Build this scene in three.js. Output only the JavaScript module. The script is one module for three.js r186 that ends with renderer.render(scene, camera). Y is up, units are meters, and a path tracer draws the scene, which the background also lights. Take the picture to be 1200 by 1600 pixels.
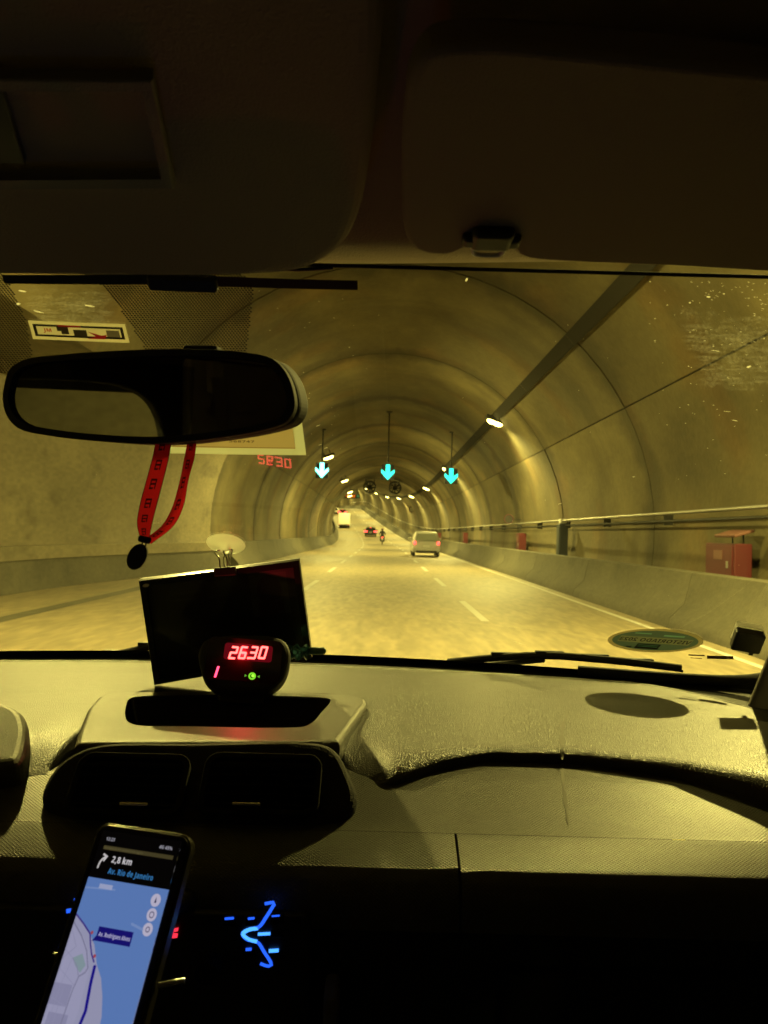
import * as THREE from 'three';
import { mergeGeometries, toCreasedNormals, mergeVertices } from 'three/addons/utils/BufferGeometryUtils.js';
import { RoundedBoxGeometry } from 'three/addons/geometries/RoundedBoxGeometry.js';
import { MarchingCubes } from 'three/addons/objects/MarchingCubes.js';

// ------------------------------------------------------------------ camera, sky, exposure
const scene = new THREE.Scene();
scene.background = new THREE.Color().setRGB(0.0004, 0.0005, 0.0008);        // night sky beyond the tunnel mouths
const W = 1200, H = 1600, F = 1202;                                           // photograph's size and focal length in its pixels
const EYE = new THREE.Vector3(0, 1.35, 0);
const camera = new THREE.PerspectiveCamera(2 * Math.atan(H / 2 / F) * 180 / Math.PI, W / H, 0.02, 900);
{ // road runs towards -z; it vanishes at (598, 833) and the phone was held with a slight roll
  const f = new THREE.Vector3(-2, -33, -F).normalize(), roll = 1.6 * Math.PI / 180;
  const u = new THREE.Vector3(Math.sin(roll), Math.cos(roll), 0); u.addScaledVector(f, -u.dot(f)).normalize();
  const b = f.clone().negate(), r = u.clone().cross(b);
  const m = new THREE.Matrix4().makeBasis(r, u, b);                           // world to camera
  camera.quaternion.setFromRotationMatrix(m.clone().transpose());
  camera.position.copy(EYE);
}
camera.updateMatrixWorld(true);
camera.focus = 1.1; camera.userData.fStop = 12;
const renderer = new THREE.WebGLRenderer({ antialias: true });
renderer.toneMapping = THREE.LinearToneMapping;
renderer.toneMappingExposure = 1.0;
renderer.shadowMap.enabled = true;

const LAMP_RGB = new THREE.Color().setRGB(1.0, 0.82, 0.20);                   // sodium lamps
const LAMP_CD = 470;

// ------------------------------------------------------------------ helpers
let seed = 7;
const rnd = () => { seed |= 0; seed = seed + 0x6D2B79F5 | 0; let t = Math.imul(seed ^ seed >>> 15, 1 | seed); t = t + Math.imul(t ^ t >>> 7, 61 | t) ^ t; return ((t ^ t >>> 14) >>> 0) / 4294967296; };
const rr = (a, b) => a + (b - a) * rnd();
const V = (x, y, z) => new THREE.Vector3(x, y, z);
const lerp = (a, b, t) => a + (b - a) * t, clamp = (x, a, b) => Math.min(b, Math.max(a, x)), ss = (a, b, x) => { const t = clamp((x - a) / (b - a), 0, 1); return t * t * (3 - 2 * t); };
const ray = (px, py) => V((px - W / 2) / F, (H / 2 - py) / F, -1).applyQuaternion(camera.quaternion);
const atDepth = (px, py, d) => { const r = ray(px, py); return EYE.clone().addScaledVector(r, d / -r.z); };           // point d metres ahead
const atHeight = (px, py, Y) => { const r = ray(px, py); return EYE.clone().addScaledVector(r, Y / r.y); };            // point Y metres above the eye
const onPlane = (px, py, p, n) => { const r = ray(px, py); return EYE.clone().addScaledVector(r, p.clone().sub(EYE).dot(n) / r.dot(n)); };
const interp = (pts, x) => { if (x <= pts[0][0]) return pts[0][1]; for (let i = 1; i < pts.length; i++) if (x <= pts[i][0]) { const t = (x - pts[i - 1][0]) / (pts[i][0] - pts[i - 1][0]); return lerp(pts[i - 1][1], pts[i][1], t); } return pts[pts.length - 1][1]; };
const names = new Map();
const numbered = (n) => { const k = names.get(n) || 0; names.set(n, k + 1); return k ? n + '_' + String(k).padStart(3, '0') : n; };
function tag(o, label, category, group, kind) { o.userData.label = label; if (category) o.userData.category = category; if (group) o.userData.group = group; if (kind) o.userData.kind = kind; return o; }
function thing(name, label, category, group, pos) { const o = new THREE.Group(); o.name = numbered(name); scene.add(o); if (pos) o.position.copy(pos); return tag(o, label, category, group); }
function part(name, geo, mat, parent) { const m = new THREE.Mesh(geo, mat); m.castShadow = m.receiveShadow = true; m.name = parent === scene ? numbered(name) : name; parent.add(m); return m; }
function geoFrom(pos, idx, uv, creased = 0) {
  let g = new THREE.BufferGeometry(); g.setAttribute('position', new THREE.Float32BufferAttribute(pos, 3));
  if (uv) g.setAttribute('uv', new THREE.Float32BufferAttribute(uv, 2)); g.setIndex(idx); g.computeVertexNormals();
  if (creased) g = toCreasedNormals(g, creased);
  return g;
}
// a grid of points p(i, j) with uv(i, j)
function gridGeo(nu, nv, p, uv, flip = false, creased = 0) {
  const pos = [], uvs = [], idx = [];
  for (let j = 0; j <= nv; j++) for (let i = 0; i <= nu; i++) { const q = p(i / nu, j / nv, i, j); pos.push(q.x, q.y, q.z); const t = uv ? uv(i / nu, j / nv, q) : [i / nu, j / nv]; uvs.push(t[0], t[1]); }
  const s = nu + 1;
  for (let j = 0; j < nv; j++) for (let i = 0; i < nu; i++) { const a = j * s + i, b = a + 1, c = a + s, d = c + 1; if (flip) idx.push(a, c, b, b, c, d); else idx.push(a, b, c, b, d, c); }
  return geoFrom(pos, idx, uvs, creased);
}
const moved = (g, x, y, z, rx = 0, ry = 0, rz = 0) => { g.applyMatrix4(new THREE.Matrix4().compose(V(x, y, z), new THREE.Quaternion().setFromEuler(new THREE.Euler(rx, ry, rz)), V(1, 1, 1))); return g; };
const box = (w, h, d, r = 0) => r ? new RoundedBoxGeometry(w, h, d, 3, r) : new THREE.BoxGeometry(w, h, d);
const clean = (gs) => mergeGeometries(gs.map((g) => { const n = g.index ? g.toNonIndexed() : g; for (const k of Object.keys(n.attributes)) if (!['position', 'normal', 'uv'].includes(k)) n.deleteAttribute(k); return n; }));
const tube = (pts, r, seg = 24, rad = 8, closed = false) => new THREE.TubeGeometry(new THREE.CatmullRomCurve3(pts, closed, 'catmullrom', 0.5), seg, r, rad, closed);
const rod = (a, b, r, rad = 8, r2 = r) => { const d = b.clone().sub(a), g = new THREE.CylinderGeometry(r2, r, d.length(), rad); g.applyMatrix4(new THREE.Matrix4().compose(a.clone().add(b).multiplyScalar(0.5), new THREE.Quaternion().setFromUnitVectors(V(0, 1, 0), d.normalize()), V(1, 1, 1))); return g; };
function roundRect(w, h, r) { const s = new THREE.Shape(), x = -w / 2, y = -h / 2; s.moveTo(x + r, y); s.lineTo(x + w - r, y); s.absarc(x + w - r, y + r, r, -Math.PI / 2, 0); s.lineTo(x + w, y + h - r); s.absarc(x + w - r, y + h - r, r, 0, Math.PI / 2); s.lineTo(x + r, y + h); s.absarc(x + r, y + h - r, r, Math.PI / 2, Math.PI); s.lineTo(x, y + r); s.absarc(x + r, y + r, r, Math.PI, 1.5 * Math.PI); return s; }
// a frame (group orientation) whose z axis is n and whose x axis runs as near as may be along xdir
function frame(p, n, xdir) { const z = n.clone().normalize(), x = xdir.clone().addScaledVector(z, -xdir.dot(z)).normalize(), y = z.clone().cross(x); const m = new THREE.Matrix4().makeBasis(x, y, z).setPosition(p); return m; }
function setFrame(o, m) { m.decompose(o.position, o.quaternion, o.scale); o.updateMatrixWorld(true); return o; }
// outline given where it is seen, laid on a plane, as 2-D points of that plane's frame
function outline(pts, m) { const inv = m.clone().invert(), p = V().setFromMatrixPosition(m), n = V().setFromMatrixColumn(m, 2); return pts.map(([x, y]) => { const q = onPlane(x, y, p, n).applyMatrix4(inv); return new THREE.Vector2(q.x, q.y); }); }
function smoothShape(pts, per = 8) { const c = new THREE.CatmullRomCurve3(pts.map((p) => V(p.x, p.y, 0)), true, 'centripetal'); return new THREE.Shape(c.getPoints(pts.length * per).slice(0, -1).map((p) => new THREE.Vector2(p.x, p.y))); }
const extrude = (shape, depth, bevel = 0, o = {}) => new THREE.ExtrudeGeometry(shape, { depth, bevelEnabled: bevel > 0, bevelThickness: bevel, bevelSize: bevel, bevelOffset: -bevel, bevelSegments: 4, curveSegments: 14, ...o });

// ------------------------------------------------------------------ textures
function hash(ix, iy, s) { let h = Math.imul(ix, 374761393) ^ Math.imul(iy, 668265263) ^ Math.imul(s, 974711); h = Math.imul(h ^ (h >>> 13), 1274126177); return ((h ^ (h >>> 16)) >>> 0) / 4294967296; }
function vnoise(x, y, px, py, s) { const x0 = Math.floor(x), y0 = Math.floor(y), fx = x - x0, fy = y - y0, u = fx * fx * (3 - 2 * fx), v = fy * fy * (3 - 2 * fy), m = (a, n) => ((a % n) + n) % n; return lerp(lerp(hash(m(x0, px), m(y0, py), s), hash(m(x0 + 1, px), m(y0, py), s), u), lerp(hash(m(x0, px), m(y0 + 1, py), s), hash(m(x0 + 1, px), m(y0 + 1, py), s), u), v); }
function fbm(u, v, fx, fy, oct, s) { let a = 0, w = 0.5, t = 0; for (let o = 0; o < oct; o++) { a += w * vnoise(u * fx, v * fy, fx, fy, s + o); t += w; w *= 0.5; fx *= 2; fy *= 2; } return a / t; }
function dataTex(n, m, fn, srgb) { const d = new Uint8Array(n * m * 4); for (let j = 0; j < m; j++) for (let i = 0; i < n; i++) { const c = fn(i / n, j / m, i, j), k = (j * n + i) * 4; d[k] = clamp(c[0], 0, 1) * 255; d[k + 1] = clamp(c[1], 0, 1) * 255; d[k + 2] = clamp(c[2], 0, 1) * 255; d[k + 3] = c.length > 3 ? c[3] * 255 : 255; } const t = new THREE.DataTexture(d, n, m); t.wrapS = t.wrapT = THREE.RepeatWrapping; t.magFilter = THREE.LinearFilter; t.minFilter = THREE.LinearMipmapLinearFilter; if (srgb) t.colorSpace = THREE.SRGBColorSpace; t.needsUpdate = true; return t; }
const rep = (t, x, y) => { const c = t.clone(); c.repeat.set(x, y); c.needsUpdate = true; return c; };
function canvasTex(w, h, draw, srgb = true) { const c = document.createElement('canvas'); c.width = w; c.height = h; draw(c.getContext('2d'), w, h); const t = new THREE.CanvasTexture(c); if (srgb) t.colorSpace = THREE.SRGBColorSpace; t.magFilter = THREE.LinearFilter; return t; }
const grey = (x) => [x, x, x];
// tunnel lining: painted concrete, sooty, with runs of water down the walls; u runs round the vault, v along the tunnel
const liningTex = dataTex(1024, 1024, (u, v) => {
  const big = fbm(u, v, 4, 4, 5, 11), patch = fbm(u, v, 9, 7, 4, 31), run = fbm(u, v, 2, 13, 4, 51), fine = fbm(u, v, 110, 110, 3, 71), rust = ss(0.55, 0.72, fbm(u, v, 5, 8, 5, 91));
  let t = 0.5 + 0.44 * (big - 0.5) * 2 + 0.4 * (patch - 0.5) + 0.14 * (fine - 0.5);
  t *= 1 - 0.3 * ss(0.5, 0.75, run); { const j = Math.abs(((v * 2 + 0.5) % 1) - 0.5) * 9 + 1.1 * (fbm(u, v, 24, 14, 4, 61) - 0.5); t *= 1 - 0.62 * (1 - ss(0.05, 1.0, j)); } // damp soot along the ring joints
   const b = clamp(t, 0.12, 1);
  return [0.30 + 0.44 * b + 0.03 * rust, 0.275 + 0.42 * b - 0.01 * rust, 0.20 + 0.36 * b - 0.04 * rust];
}, true);
const plainTex = dataTex(512, 512, (u, v) => { const t = 0.56 + 0.18 * (fbm(u, v, 3, 6, 5, 711) - 0.5) + 0.09 * (fbm(u, v, 100, 100, 2, 712) - 0.5) - 0.07 * ss(0.55, 0.75, fbm(u, v, 9, 14, 4, 713)); return [t * 1.03, t, t * 0.9]; }, true);
const liningBump = dataTex(512, 512, (u, v) => grey(0.6 * fbm(u, v, 40, 40, 4, 5) + 0.4 * fbm(u, v, 8, 8, 3, 6)));
const roadTex = dataTex(1024, 1024, (u, v) => {
  const big = fbm(u, v, 5, 3, 4, 201), fine = fbm(u, v, 180, 180, 2, 202), lane = fbm(u, v, 22, 2, 3, 203), oil = ss(0.6, 0.8, fbm(u, v, 14, 5, 4, 204));
  const t = 0.45 + 0.07 * (big - 0.5) + 0.05 * (lane - 0.5) + 0.14 * (fine - 0.5) - 0.03 * oil; return [t * 1.05, t * 0.96, t * 0.76];
}, true);
const leather = dataTex(512, 512, (u, v) => { // pebbled grain: rounded cells parted by creases
  const n = 44, wx = 0.35 * fbm(u, v, 30, 30, 2, 300), x = u * n + wx * 3, y = v * n * 0.8 + wx * 3, x0 = Math.floor(x), y0 = Math.floor(y); let a = 9, b = 9; const ny = Math.round(n * 0.8);
  for (let j = -1; j <= 1; j++) for (let i = -1; i <= 1; i++) { const ix = ((x0 + i) % n + n) % n, iy = ((y0 + j) % ny + ny) % ny, dx = x0 + i + hash(ix, iy, 301) - x, dy = y0 + j + hash(ix, iy, 302) - y, d = Math.hypot(dx, dy); if (d < a) { b = a; a = d; } else if (d < b) b = d; }
  return grey(0.7 * ss(0.0, 0.35, b - a) + 0.3 * fbm(u, v, 60, 60, 3, 303));
});
const weave = dataTex(64, 64, (u, v) => { const a = Math.abs(((u * 2 + v * 2) % 1) - 0.5) * 2, b = Math.abs(((u * 2 - v * 2 + 2) % 1) - 0.5) * 2; return grey(ss(0.15, 0.75, Math.min(1 - a, 1 - b) * 2)); });
const fabric = dataTex(256, 256, (u, v) => grey(fbm(u, v, 90, 90, 2, 401)));
const dustTex = dataTex(512, 512, (u, v) => { const a = fbm(u, v, 3, 4, 5, 501), f = fbm(u, v, 120, 120, 2, 502), t = 0.30 + 0.10 * ss(0.42, 0.66, a) + 0.05 * (f - 0.5); return [t * 1.0, t * 0.985, t * 0.93]; }, true);

// ------------------------------------------------------------------ materials
const col = (r, g, b) => new THREE.Color().setRGB(r, g, b);
const std = (c, rough, o = {}) => new THREE.MeshPhysicalMaterial({ color: c, roughness: rough, side: THREE.DoubleSide, ...o });
const M = {
  lining: std(col(0.43, 0.412, 0.325), 0.82, { map: rep(liningTex, 1 / 11, 1 / 18), bumpMap: rep(liningBump, 1 / 3, 1 / 3), bumpScale: 0.012 }),
  liningDark: std(col(0.05, 0.045, 0.04), 0.95),
  concrete: std(col(0.25, 0.245, 0.21), 0.85, { map: rep(plainTex, 1 / 5, 1 / 11), bumpMap: rep(liningBump, 0.6, 0.6), bumpScale: 0.008 }),
  paleWall: std(col(0.6, 0.55, 0.44), 0.8, { map: rep(plainTex, 1 / 6, 1 / 13) }),
  road: std(col(1, 1, 1), 0.62, { map: rep(roadTex, 1 / 14, 1 / 60), bumpMap: rep(liningBump, 1.5, 1.5), bumpScale: 0.0012 }),
  paint: std(col(0.42, 0.41, 0.37), 0.7, { bumpMap: rep(liningBump, 2, 2), bumpScale: 0.003 }),
  steel: std(col(0.30, 0.29, 0.27), 0.45, { metalness: 0.7 }),
  darkSteel: std(col(0.035, 0.034, 0.032), 0.6, { metalness: 0.3 }),
  tray: std(col(0.03, 0.028, 0.024), 0.95, { specularIntensity: 0.15 }),
  vent: std(col(0.01, 0.01, 0.01), 0.85, { specularIntensity: 0.25 }),
  redPaint: std(col(0.075, 0.007, 0.011), 0.6),
  bluePaint: std(col(0.035, 0.045, 0.06), 0.6),
  white: std(col(0.7, 0.7, 0.68), 0.5),
  black: std(col(0.012, 0.012, 0.012), 0.5),
  gloss: std(col(0.010, 0.010, 0.010), 0.18),
  rubber: std(col(0.012, 0.012, 0.012), 0.8),
  dash: std(col(0.30, 0.31, 0.28), 0.42, { map: rep(dustTex, 1.3, 1.3), bumpMap: rep(leather, 10, 10), bumpScale: 0.00042, specularIntensity: 0.75 }),
  dashSmooth: std(col(0.42, 0.43, 0.4), 0.42, { map: rep(dustTex, 1.6, 1.6), bumpMap: rep(leather, 24, 24), bumpScale: 0.00025 }),
  weave: std(col(0.55, 0.56, 0.52), 0.42, { map: rep(dustTex, 2, 2), bumpMap: rep(weave, 130, 130), bumpScale: 0.005 }),
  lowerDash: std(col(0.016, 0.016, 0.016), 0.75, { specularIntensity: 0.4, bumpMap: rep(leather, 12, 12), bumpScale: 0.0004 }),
  headliner: std(col(0.36, 0.29, 0.21), 0.95, { bumpMap: rep(fabric, 12, 12), bumpScale: 0.0006 }),
  visor: std(col(0.27, 0.22, 0.165), 0.85, { bumpMap: rep(fabric, 20, 20), bumpScale: 0.0004 }),
  trim: std(col(0.2, 0.185, 0.16), 0.55, { bumpMap: rep(leather, 12, 12), bumpScale: 0.0003 }),
  lens: std(col(0.12, 0.11, 0.10), 0.25),
  chrome: std(col(0.7, 0.7, 0.68), 0.25, { metalness: 1 }),
  mirror: std(col(0.62, 0.64, 0.62), 0.02, { metalness: 1 }),
  glass: std(col(0.97, 0.985, 0.96), 0.0, { transmission: 1, thickness: 0, ior: 1.5 }),
  tint: std(col(0.55, 0.56, 0.53), 0.0, { transmission: 1, thickness: 0, ior: 1.5 }),
  darkTint: std(col(0.06, 0.06, 0.06), 0.0, { transmission: 1, thickness: 0, ior: 1.5 }),
  clear: std(col(0.9, 0.93, 0.92), 0.06, { transmission: 1, thickness: 0, ior: 1.5 }),
  seat: std(col(0.05, 0.035, 0.03), 0.9),
  carGlass: std(col(0.01, 0.012, 0.012), 0.06),
  dust: std(col(0.6, 0.59, 0.54), 1.0, { transmission: 0.85, thickness: 0 }),
};
const glow = (r, g, b, k) => new THREE.MeshStandardMaterial({ color: col(0.02, 0.02, 0.02), emissive: col(r, g, b), emissiveIntensity: k, roughness: 0.6, side: THREE.DoubleSide });

// ------------------------------------------------------------------ the tunnel's course: straight, then left and uphill
const bendX = (d) => d > 60 ? -0.00052 * (d - 60) ** 2 : 0;
const bendY = (d) => d > 75 ? 0.00048 * (Math.min(d, 200) - 75) ** 2 + (d > 200 ? (d - 200) * 0.03 : 0) : 0;
const along = (x, y, d) => V(x + bendX(d), y + bendY(d), -d);
const NEAR = -45, FAR = 420;
function strip(x0, y0, x1, y1, d0, d1, step, uvScale = 1) { // a sheet between two lines that follow the tunnel
  const n = Math.max(1, Math.round((d1 - d0) / step));
  return gridGeo(1, n, (u, v) => along(lerp(x0, x1, u), lerp(y0, y1, u), lerp(d0, d1, v)), (u, v) => [lerp(x0, x1, u) + lerp(y0, y1, u), lerp(d0, d1, v)]);
}
function profileAlong(prof, d0, d1, step, closedEnds = true) { // an open cross-section swept along the tunnel
  const n = Math.max(1, Math.round((d1 - d0) / step)), acc = [0]; for (let i = 1; i < prof.length; i++) acc.push(acc[i - 1] + Math.hypot(prof[i][0] - prof[i - 1][0], prof[i][1] - prof[i - 1][1]));
  const gs = [gridGeo(prof.length - 1, n, (u, v, i) => along(prof[i][0], prof[i][1], lerp(d0, d1, v)), (u, v) => [acc[Math.round(u * (prof.length - 1))], lerp(d0, d1, v)], false, 0.6)];
  if (closedEnds) for (const d of [d0, d1]) { const g = new THREE.ShapeGeometry(new THREE.Shape(prof.map((p) => new THREE.Vector2(p[0], p[1])))); const a = g.attributes.position; for (let i = 0; i < a.count; i++) { const q = along(a.getX(i), a.getY(i), d); a.setXYZ(i, q.x, q.y, q.z); } gs.push(g); }
  return clean(gs);
}

// ------------------------------------------------------------------ road
const road = new THREE.Group(); road.name = 'road'; scene.add(road); tag(road, 'tan concrete road through the tunnel with dashed lane lines', 'road', null, 'structure');
part('carriageway', strip(-5.2, 0, 4.46, 0, NEAR, FAR, 5), M.road, road);
part('shoulder', strip(-7.6, -0.004, -5.2, -0.004, NEAR, 30, 5), M.road, road);
part('gutter', strip(-5.42, 0.004, -5.12, 0.004, NEAR, FAR, 5), M.concrete, road);
part('subgrade', strip(-9, -0.2, 8, -0.2, NEAR, FAR, 6), M.liningDark, road);
for (let d = -8; d < 190; d += 8) { // lane lines
  for (const [x, o] of [[1.66, 4.2], [-1.76, 1.6]]) part('lane_dash', strip(x - 0.065, 0.005, x + 0.065, 0.005, d + o, d + o + 3.6, 2), M.paint, road);
}
part('edge_line', strip(4.12, 0.005, 4.22, 0.005, NEAR, 200, 4), M.paint, road);

// ------------------------------------------------------------------ vault
const VX = 0.15, VY = 1.5, VR = 6.2, rad = (a) => a * Math.PI / 180;
const vault = new THREE.Group(); vault.name = 'tunnel_vault'; scene.add(vault); tag(vault, 'stained concrete tunnel vault of cast rings', 'tunnel', null, 'structure');
function vaultGeo(a0, a1, d0, d1, R, uo, vo, depth = 0) {
  const nA = Math.max(3, Math.round((a1 - a0) / 5)), nD = Math.max(2, Math.ceil((d1 - d0) / 4.5)), p = (a, d, R) => along(VX + R * Math.cos(rad(a)), VY + R * Math.sin(rad(a)), d);
  const g = [gridGeo(nA, nD, (u, v) => p(lerp(a0, a1, u), lerp(d0, d1, v), R), (u, v) => [rad(lerp(a0, a1, u)) * R + uo, lerp(d0, d1, v) + vo])];
  if (depth) { for (const d of [d0, d1]) g.push(gridGeo(nA, 1, (u, v) => p(lerp(a0, a1, u), d, R + v * depth), (u, v) => [rad(lerp(a0, a1, u)) * R + uo, d + v * depth])); for (const a of [a0, a1]) g.push(gridGeo(1, nD, (u, v) => p(a, lerp(d0, d1, v), R + u * depth), (u, v) => [rad(a) * R + u * depth, lerp(d0, d1, v)])); }
  return clean(g);
}
const JOINTS = [-13.5, 28.4, 151.6, 193.5], RING = 9, R0 = -36;
for (let k = 0; k < 30; k++) { const d0 = R0 + k * RING, d1 = d0 + RING; for (let j = 0; j < 3; j++) {
  if (j === 2 && d1 <= 27.01) continue;                                       // the lay-by opens here
  const g = 0.03, da = 0.14; const lift = rr(-0.012, 0.012);
  part('lining_panel', vaultGeo(JOINTS[j] + da, JOINTS[j + 1] - da, d0 + g, d1 - g, VR + lift, rr(0, 11), 9 * Math.floor(rr(0, 2)) - R0, 0.06), M.lining, vault);
} }
part('outer_shell', clean([vaultGeo(-13.5, 151.6, R0, 27, VR + 0.075, 0, 0), vaultGeo(-13.5, 193.5, 27, R0 + 30 * RING, VR + 0.075, 0, 0)]), M.liningDark, vault);
part('far_lining', vaultGeo(-13.5, 193.5, R0 + 30 * RING, FAR, VR, 0, 0), M.lining, vault);
// lay-by on the left: straight wall set back, low ceiling, and an end wall facing back
const bay = new THREE.Group(); bay.name = 'lay_by_recess'; scene.add(bay); tag(bay, 'recess of a lay-by in the left tunnel wall with an end wall facing back', 'recess', null, 'structure');
const bayX = (d) => d < 15 ? 0 : 1.62 * ss(15, 27, d), bayUV = (u, d) => [u, d];
const bayStrip = (x0, y0, x1, y1) => gridGeo(1, 36, (u, v) => { const d = lerp(-36, 27, v); return V(lerp(x0, x1, u) + bayX(d), lerp(y0, y1, u), -d); }, (u, v) => [lerp(x0, x1, u) + lerp(y0, y1, u), lerp(-36, 27, v)]);
part('back_wall', gridGeo(10, 42, (u, v) => { const d = lerp(-36, 27, v), y = lerp(-0.1, 4.6, u); return V(lerp(-7.4, VX - Math.sqrt(VR * VR - (y - VY) ** 2), ss(13, 27, d)), y, -d); }, (u, v) => [u * 4.7, lerp(-36, 27, v)]), M.paleWall, bay);
part('recess_ceiling', gridGeo(1, 12, (u, v) => V(lerp(-7.5, -5.28, u), 4.45, -lerp(-36, 26.9, v)), (u, v) => [lerp(0, 2, u), lerp(-36, 27, v)]), M.paleWall, bay);
part('plinth', clean([bayStrip(-6.98, 0, -7.05, 0.62), bayStrip(-7.05, 0.62, -7.42, 0.62)]), M.concrete, bay);
part('plinth_coping', clean([bayStrip(-7.02, 0.625, -7.02, 0.9), bayStrip(-7.02, 0.9, -7.42, 0.9)]), M.paleWall, bay);

// barriers: cast segments
const JR = [[4.46, 0], [4.5, 0.16], [4.72, 0.38], [4.84, 0.86], [5.02, 0.88], [5.06, 0]];
function barrier(name, label, sgn, d0, d1) {
  const t = thing(name, label, 'barrier', 'concrete barriers along the road');
  for (let d = d0; d < d1; d += 6) part('barrier_segment', profileAlong(JR.map(([x, y]) => [sgn > 0 ? x : -x - 0.55, y]), d + 0.012, Math.min(d + 6, d1) - 0.012, 2), M.concrete, t);
  return t;
}
barrier('road_barrier', 'grey concrete safety barrier along the right edge of the road', 1, -18, 250);
barrier('road_barrier', 'grey concrete safety barrier along the left edge beyond the lay-by', -1, 27.1, 250);
const walk = new THREE.Group(); walk.name = 'walkway'; scene.add(walk); tag(walk, 'raised walkway behind the right-hand barrier', 'walkway', null, 'structure');
part('walkway_slab', strip(5.03, 0.42, 6.3, 0.42, NEAR, FAR, 5), M.concrete, walk);
part('left_walkway_slab', strip(-6.2, 0.42, -5.3, 0.42, 27, FAR, 5), M.concrete, walk);

// pipe rail along the right wall
{ const t = thing('pipe_rail', 'long steel pipe running along the right tunnel wall above the barrier', 'pipe');
  const pts = []; for (let d = -18; d <= 240; d += 6) pts.push(along(5.96, 1.93, d));
  part('pipe', tube(pts, 0.034, 120, 8), M.steel, t);
  const p2 = pts.map((p) => p.clone().add(V(0.06, -0.16, 0))); part('conduit', tube(p2, 0.03, 120, 6), M.darkSteel, t);
  for (let d = -15; d < 110; d += 4.5) { const p = along(6.0, 1.81, d); part('bracket', moved(box(0.2, 0.24, 0.04), p.x + 0.12, p.y, p.z), M.darkSteel, t); } }
// cable tray along the right lamp row, and one along the left
for (const [sx, sy, ang, label] of [[4.28, 6.02, -0.82, 'dark cable tray fixed to the vault along the right lamp row']]) {
  const t = thing('cable_tray', label, 'cable tray'), c = Math.cos(ang), s = Math.sin(ang), q = (a, b) => [sx + a * c - b * s, sy + a * s + b * c];
  for (let d = -18; d < 190; d += 6) part('tray_length', profileAlong([q(-0.17, 0.12), q(-0.17, 0), q(0.17, 0), q(0.17, 0.12)], d + 0.01, d + 5.99, 3, false), M.tray, t);
}

// ------------------------------------------------------------------ tunnel lamps: housing, glowing lens and the light behind it
const lensMat = new THREE.MeshStandardMaterial({ color: col(0.3, 0.3, 0.3), emissive: LAMP_RGB.clone(), emissiveIntensity: 14, roughness: 0.4 });
const housingGeo = clean([moved(box(0.86, 0.16, 0.42, 0.03), 0, 0.10, 0)]), lensGeo = new THREE.SphereGeometry(1, 24, 14).scale(0.2, 0.11, 0.19);
const bracketGeo = moved(box(0.06, 0.3, 0.06), 0, 0.3, 0);
function tunnelLamp(x, y, d, label, turn) {
  const p = along(x, y, d), t = thing('tunnel_lamp', label, 'lamp', 'lamps along the vault', p); t.rotation.z = turn;
  part('housing', housingGeo, M.darkSteel, t); for (const sx of [-0.12, 0.12]) { const q = part('lens', lensGeo, lensMat, t); q.position.x = sx; } for (const sx of [-0.2, 0.2]) part('bracket', bracketGeo, M.darkSteel, t).position.x = sx;
  const l = new THREE.SpotLight(LAMP_RGB, LAMP_CD, 0, 1.5, 0.3, 2); l.name = 'lamp_glow'; l.castShadow = true; l.shadow.radius = 5; l.position.set(0.12, -0.01, 0);
  const dir = V(turn > 0 ? 0.12 : -0.12, -1, 0); l.target.position.copy(l.position).add(dir); t.add(l); t.add(l.target);
}
{ const dr = [-37, -14.5, 8.1, 30.4, 53.2, 76, 98.5, 121, 144, 167, 190, 213, 236, 259], dl = [-40, -14, 8.6, 27, 48, 69.5, 91.5, 114, 136, 158, 181, 204, 227, 250];
  const ordinal = ['nearest', 'second', 'third', 'fourth', 'fifth', 'sixth', 'seventh', 'eighth', 'ninth', 'tenth', 'eleventh', 'twelfth'];
  dr.forEach((d, i) => tunnelLamp(4.32, 5.86, d, i < 3 ? ['glowing lamp on the vault two lamps behind the taxi on the right', 'glowing lamp on the vault behind the taxi on the right', 'glowing lamp above the taxi on the right, lighting the dashboard'][i] : ordinal[i - 3] + ' visible glowing lamp of the right vault row', -0.35));
  dl.forEach((d, i) => tunnelLamp(-3.52, 5.98, d, i < 3 ? ['glowing lamp on the vault two lamps behind the taxi on the left', 'glowing lamp on the vault behind the taxi on the left', 'glowing lamp above the taxi on the left'][i] : i === 3 ? 'glowing left-row lamp hidden behind the rear-view mirror' : ordinal[i - 4] + ' visible glowing lamp of the left vault row', 0.35)); }

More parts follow.
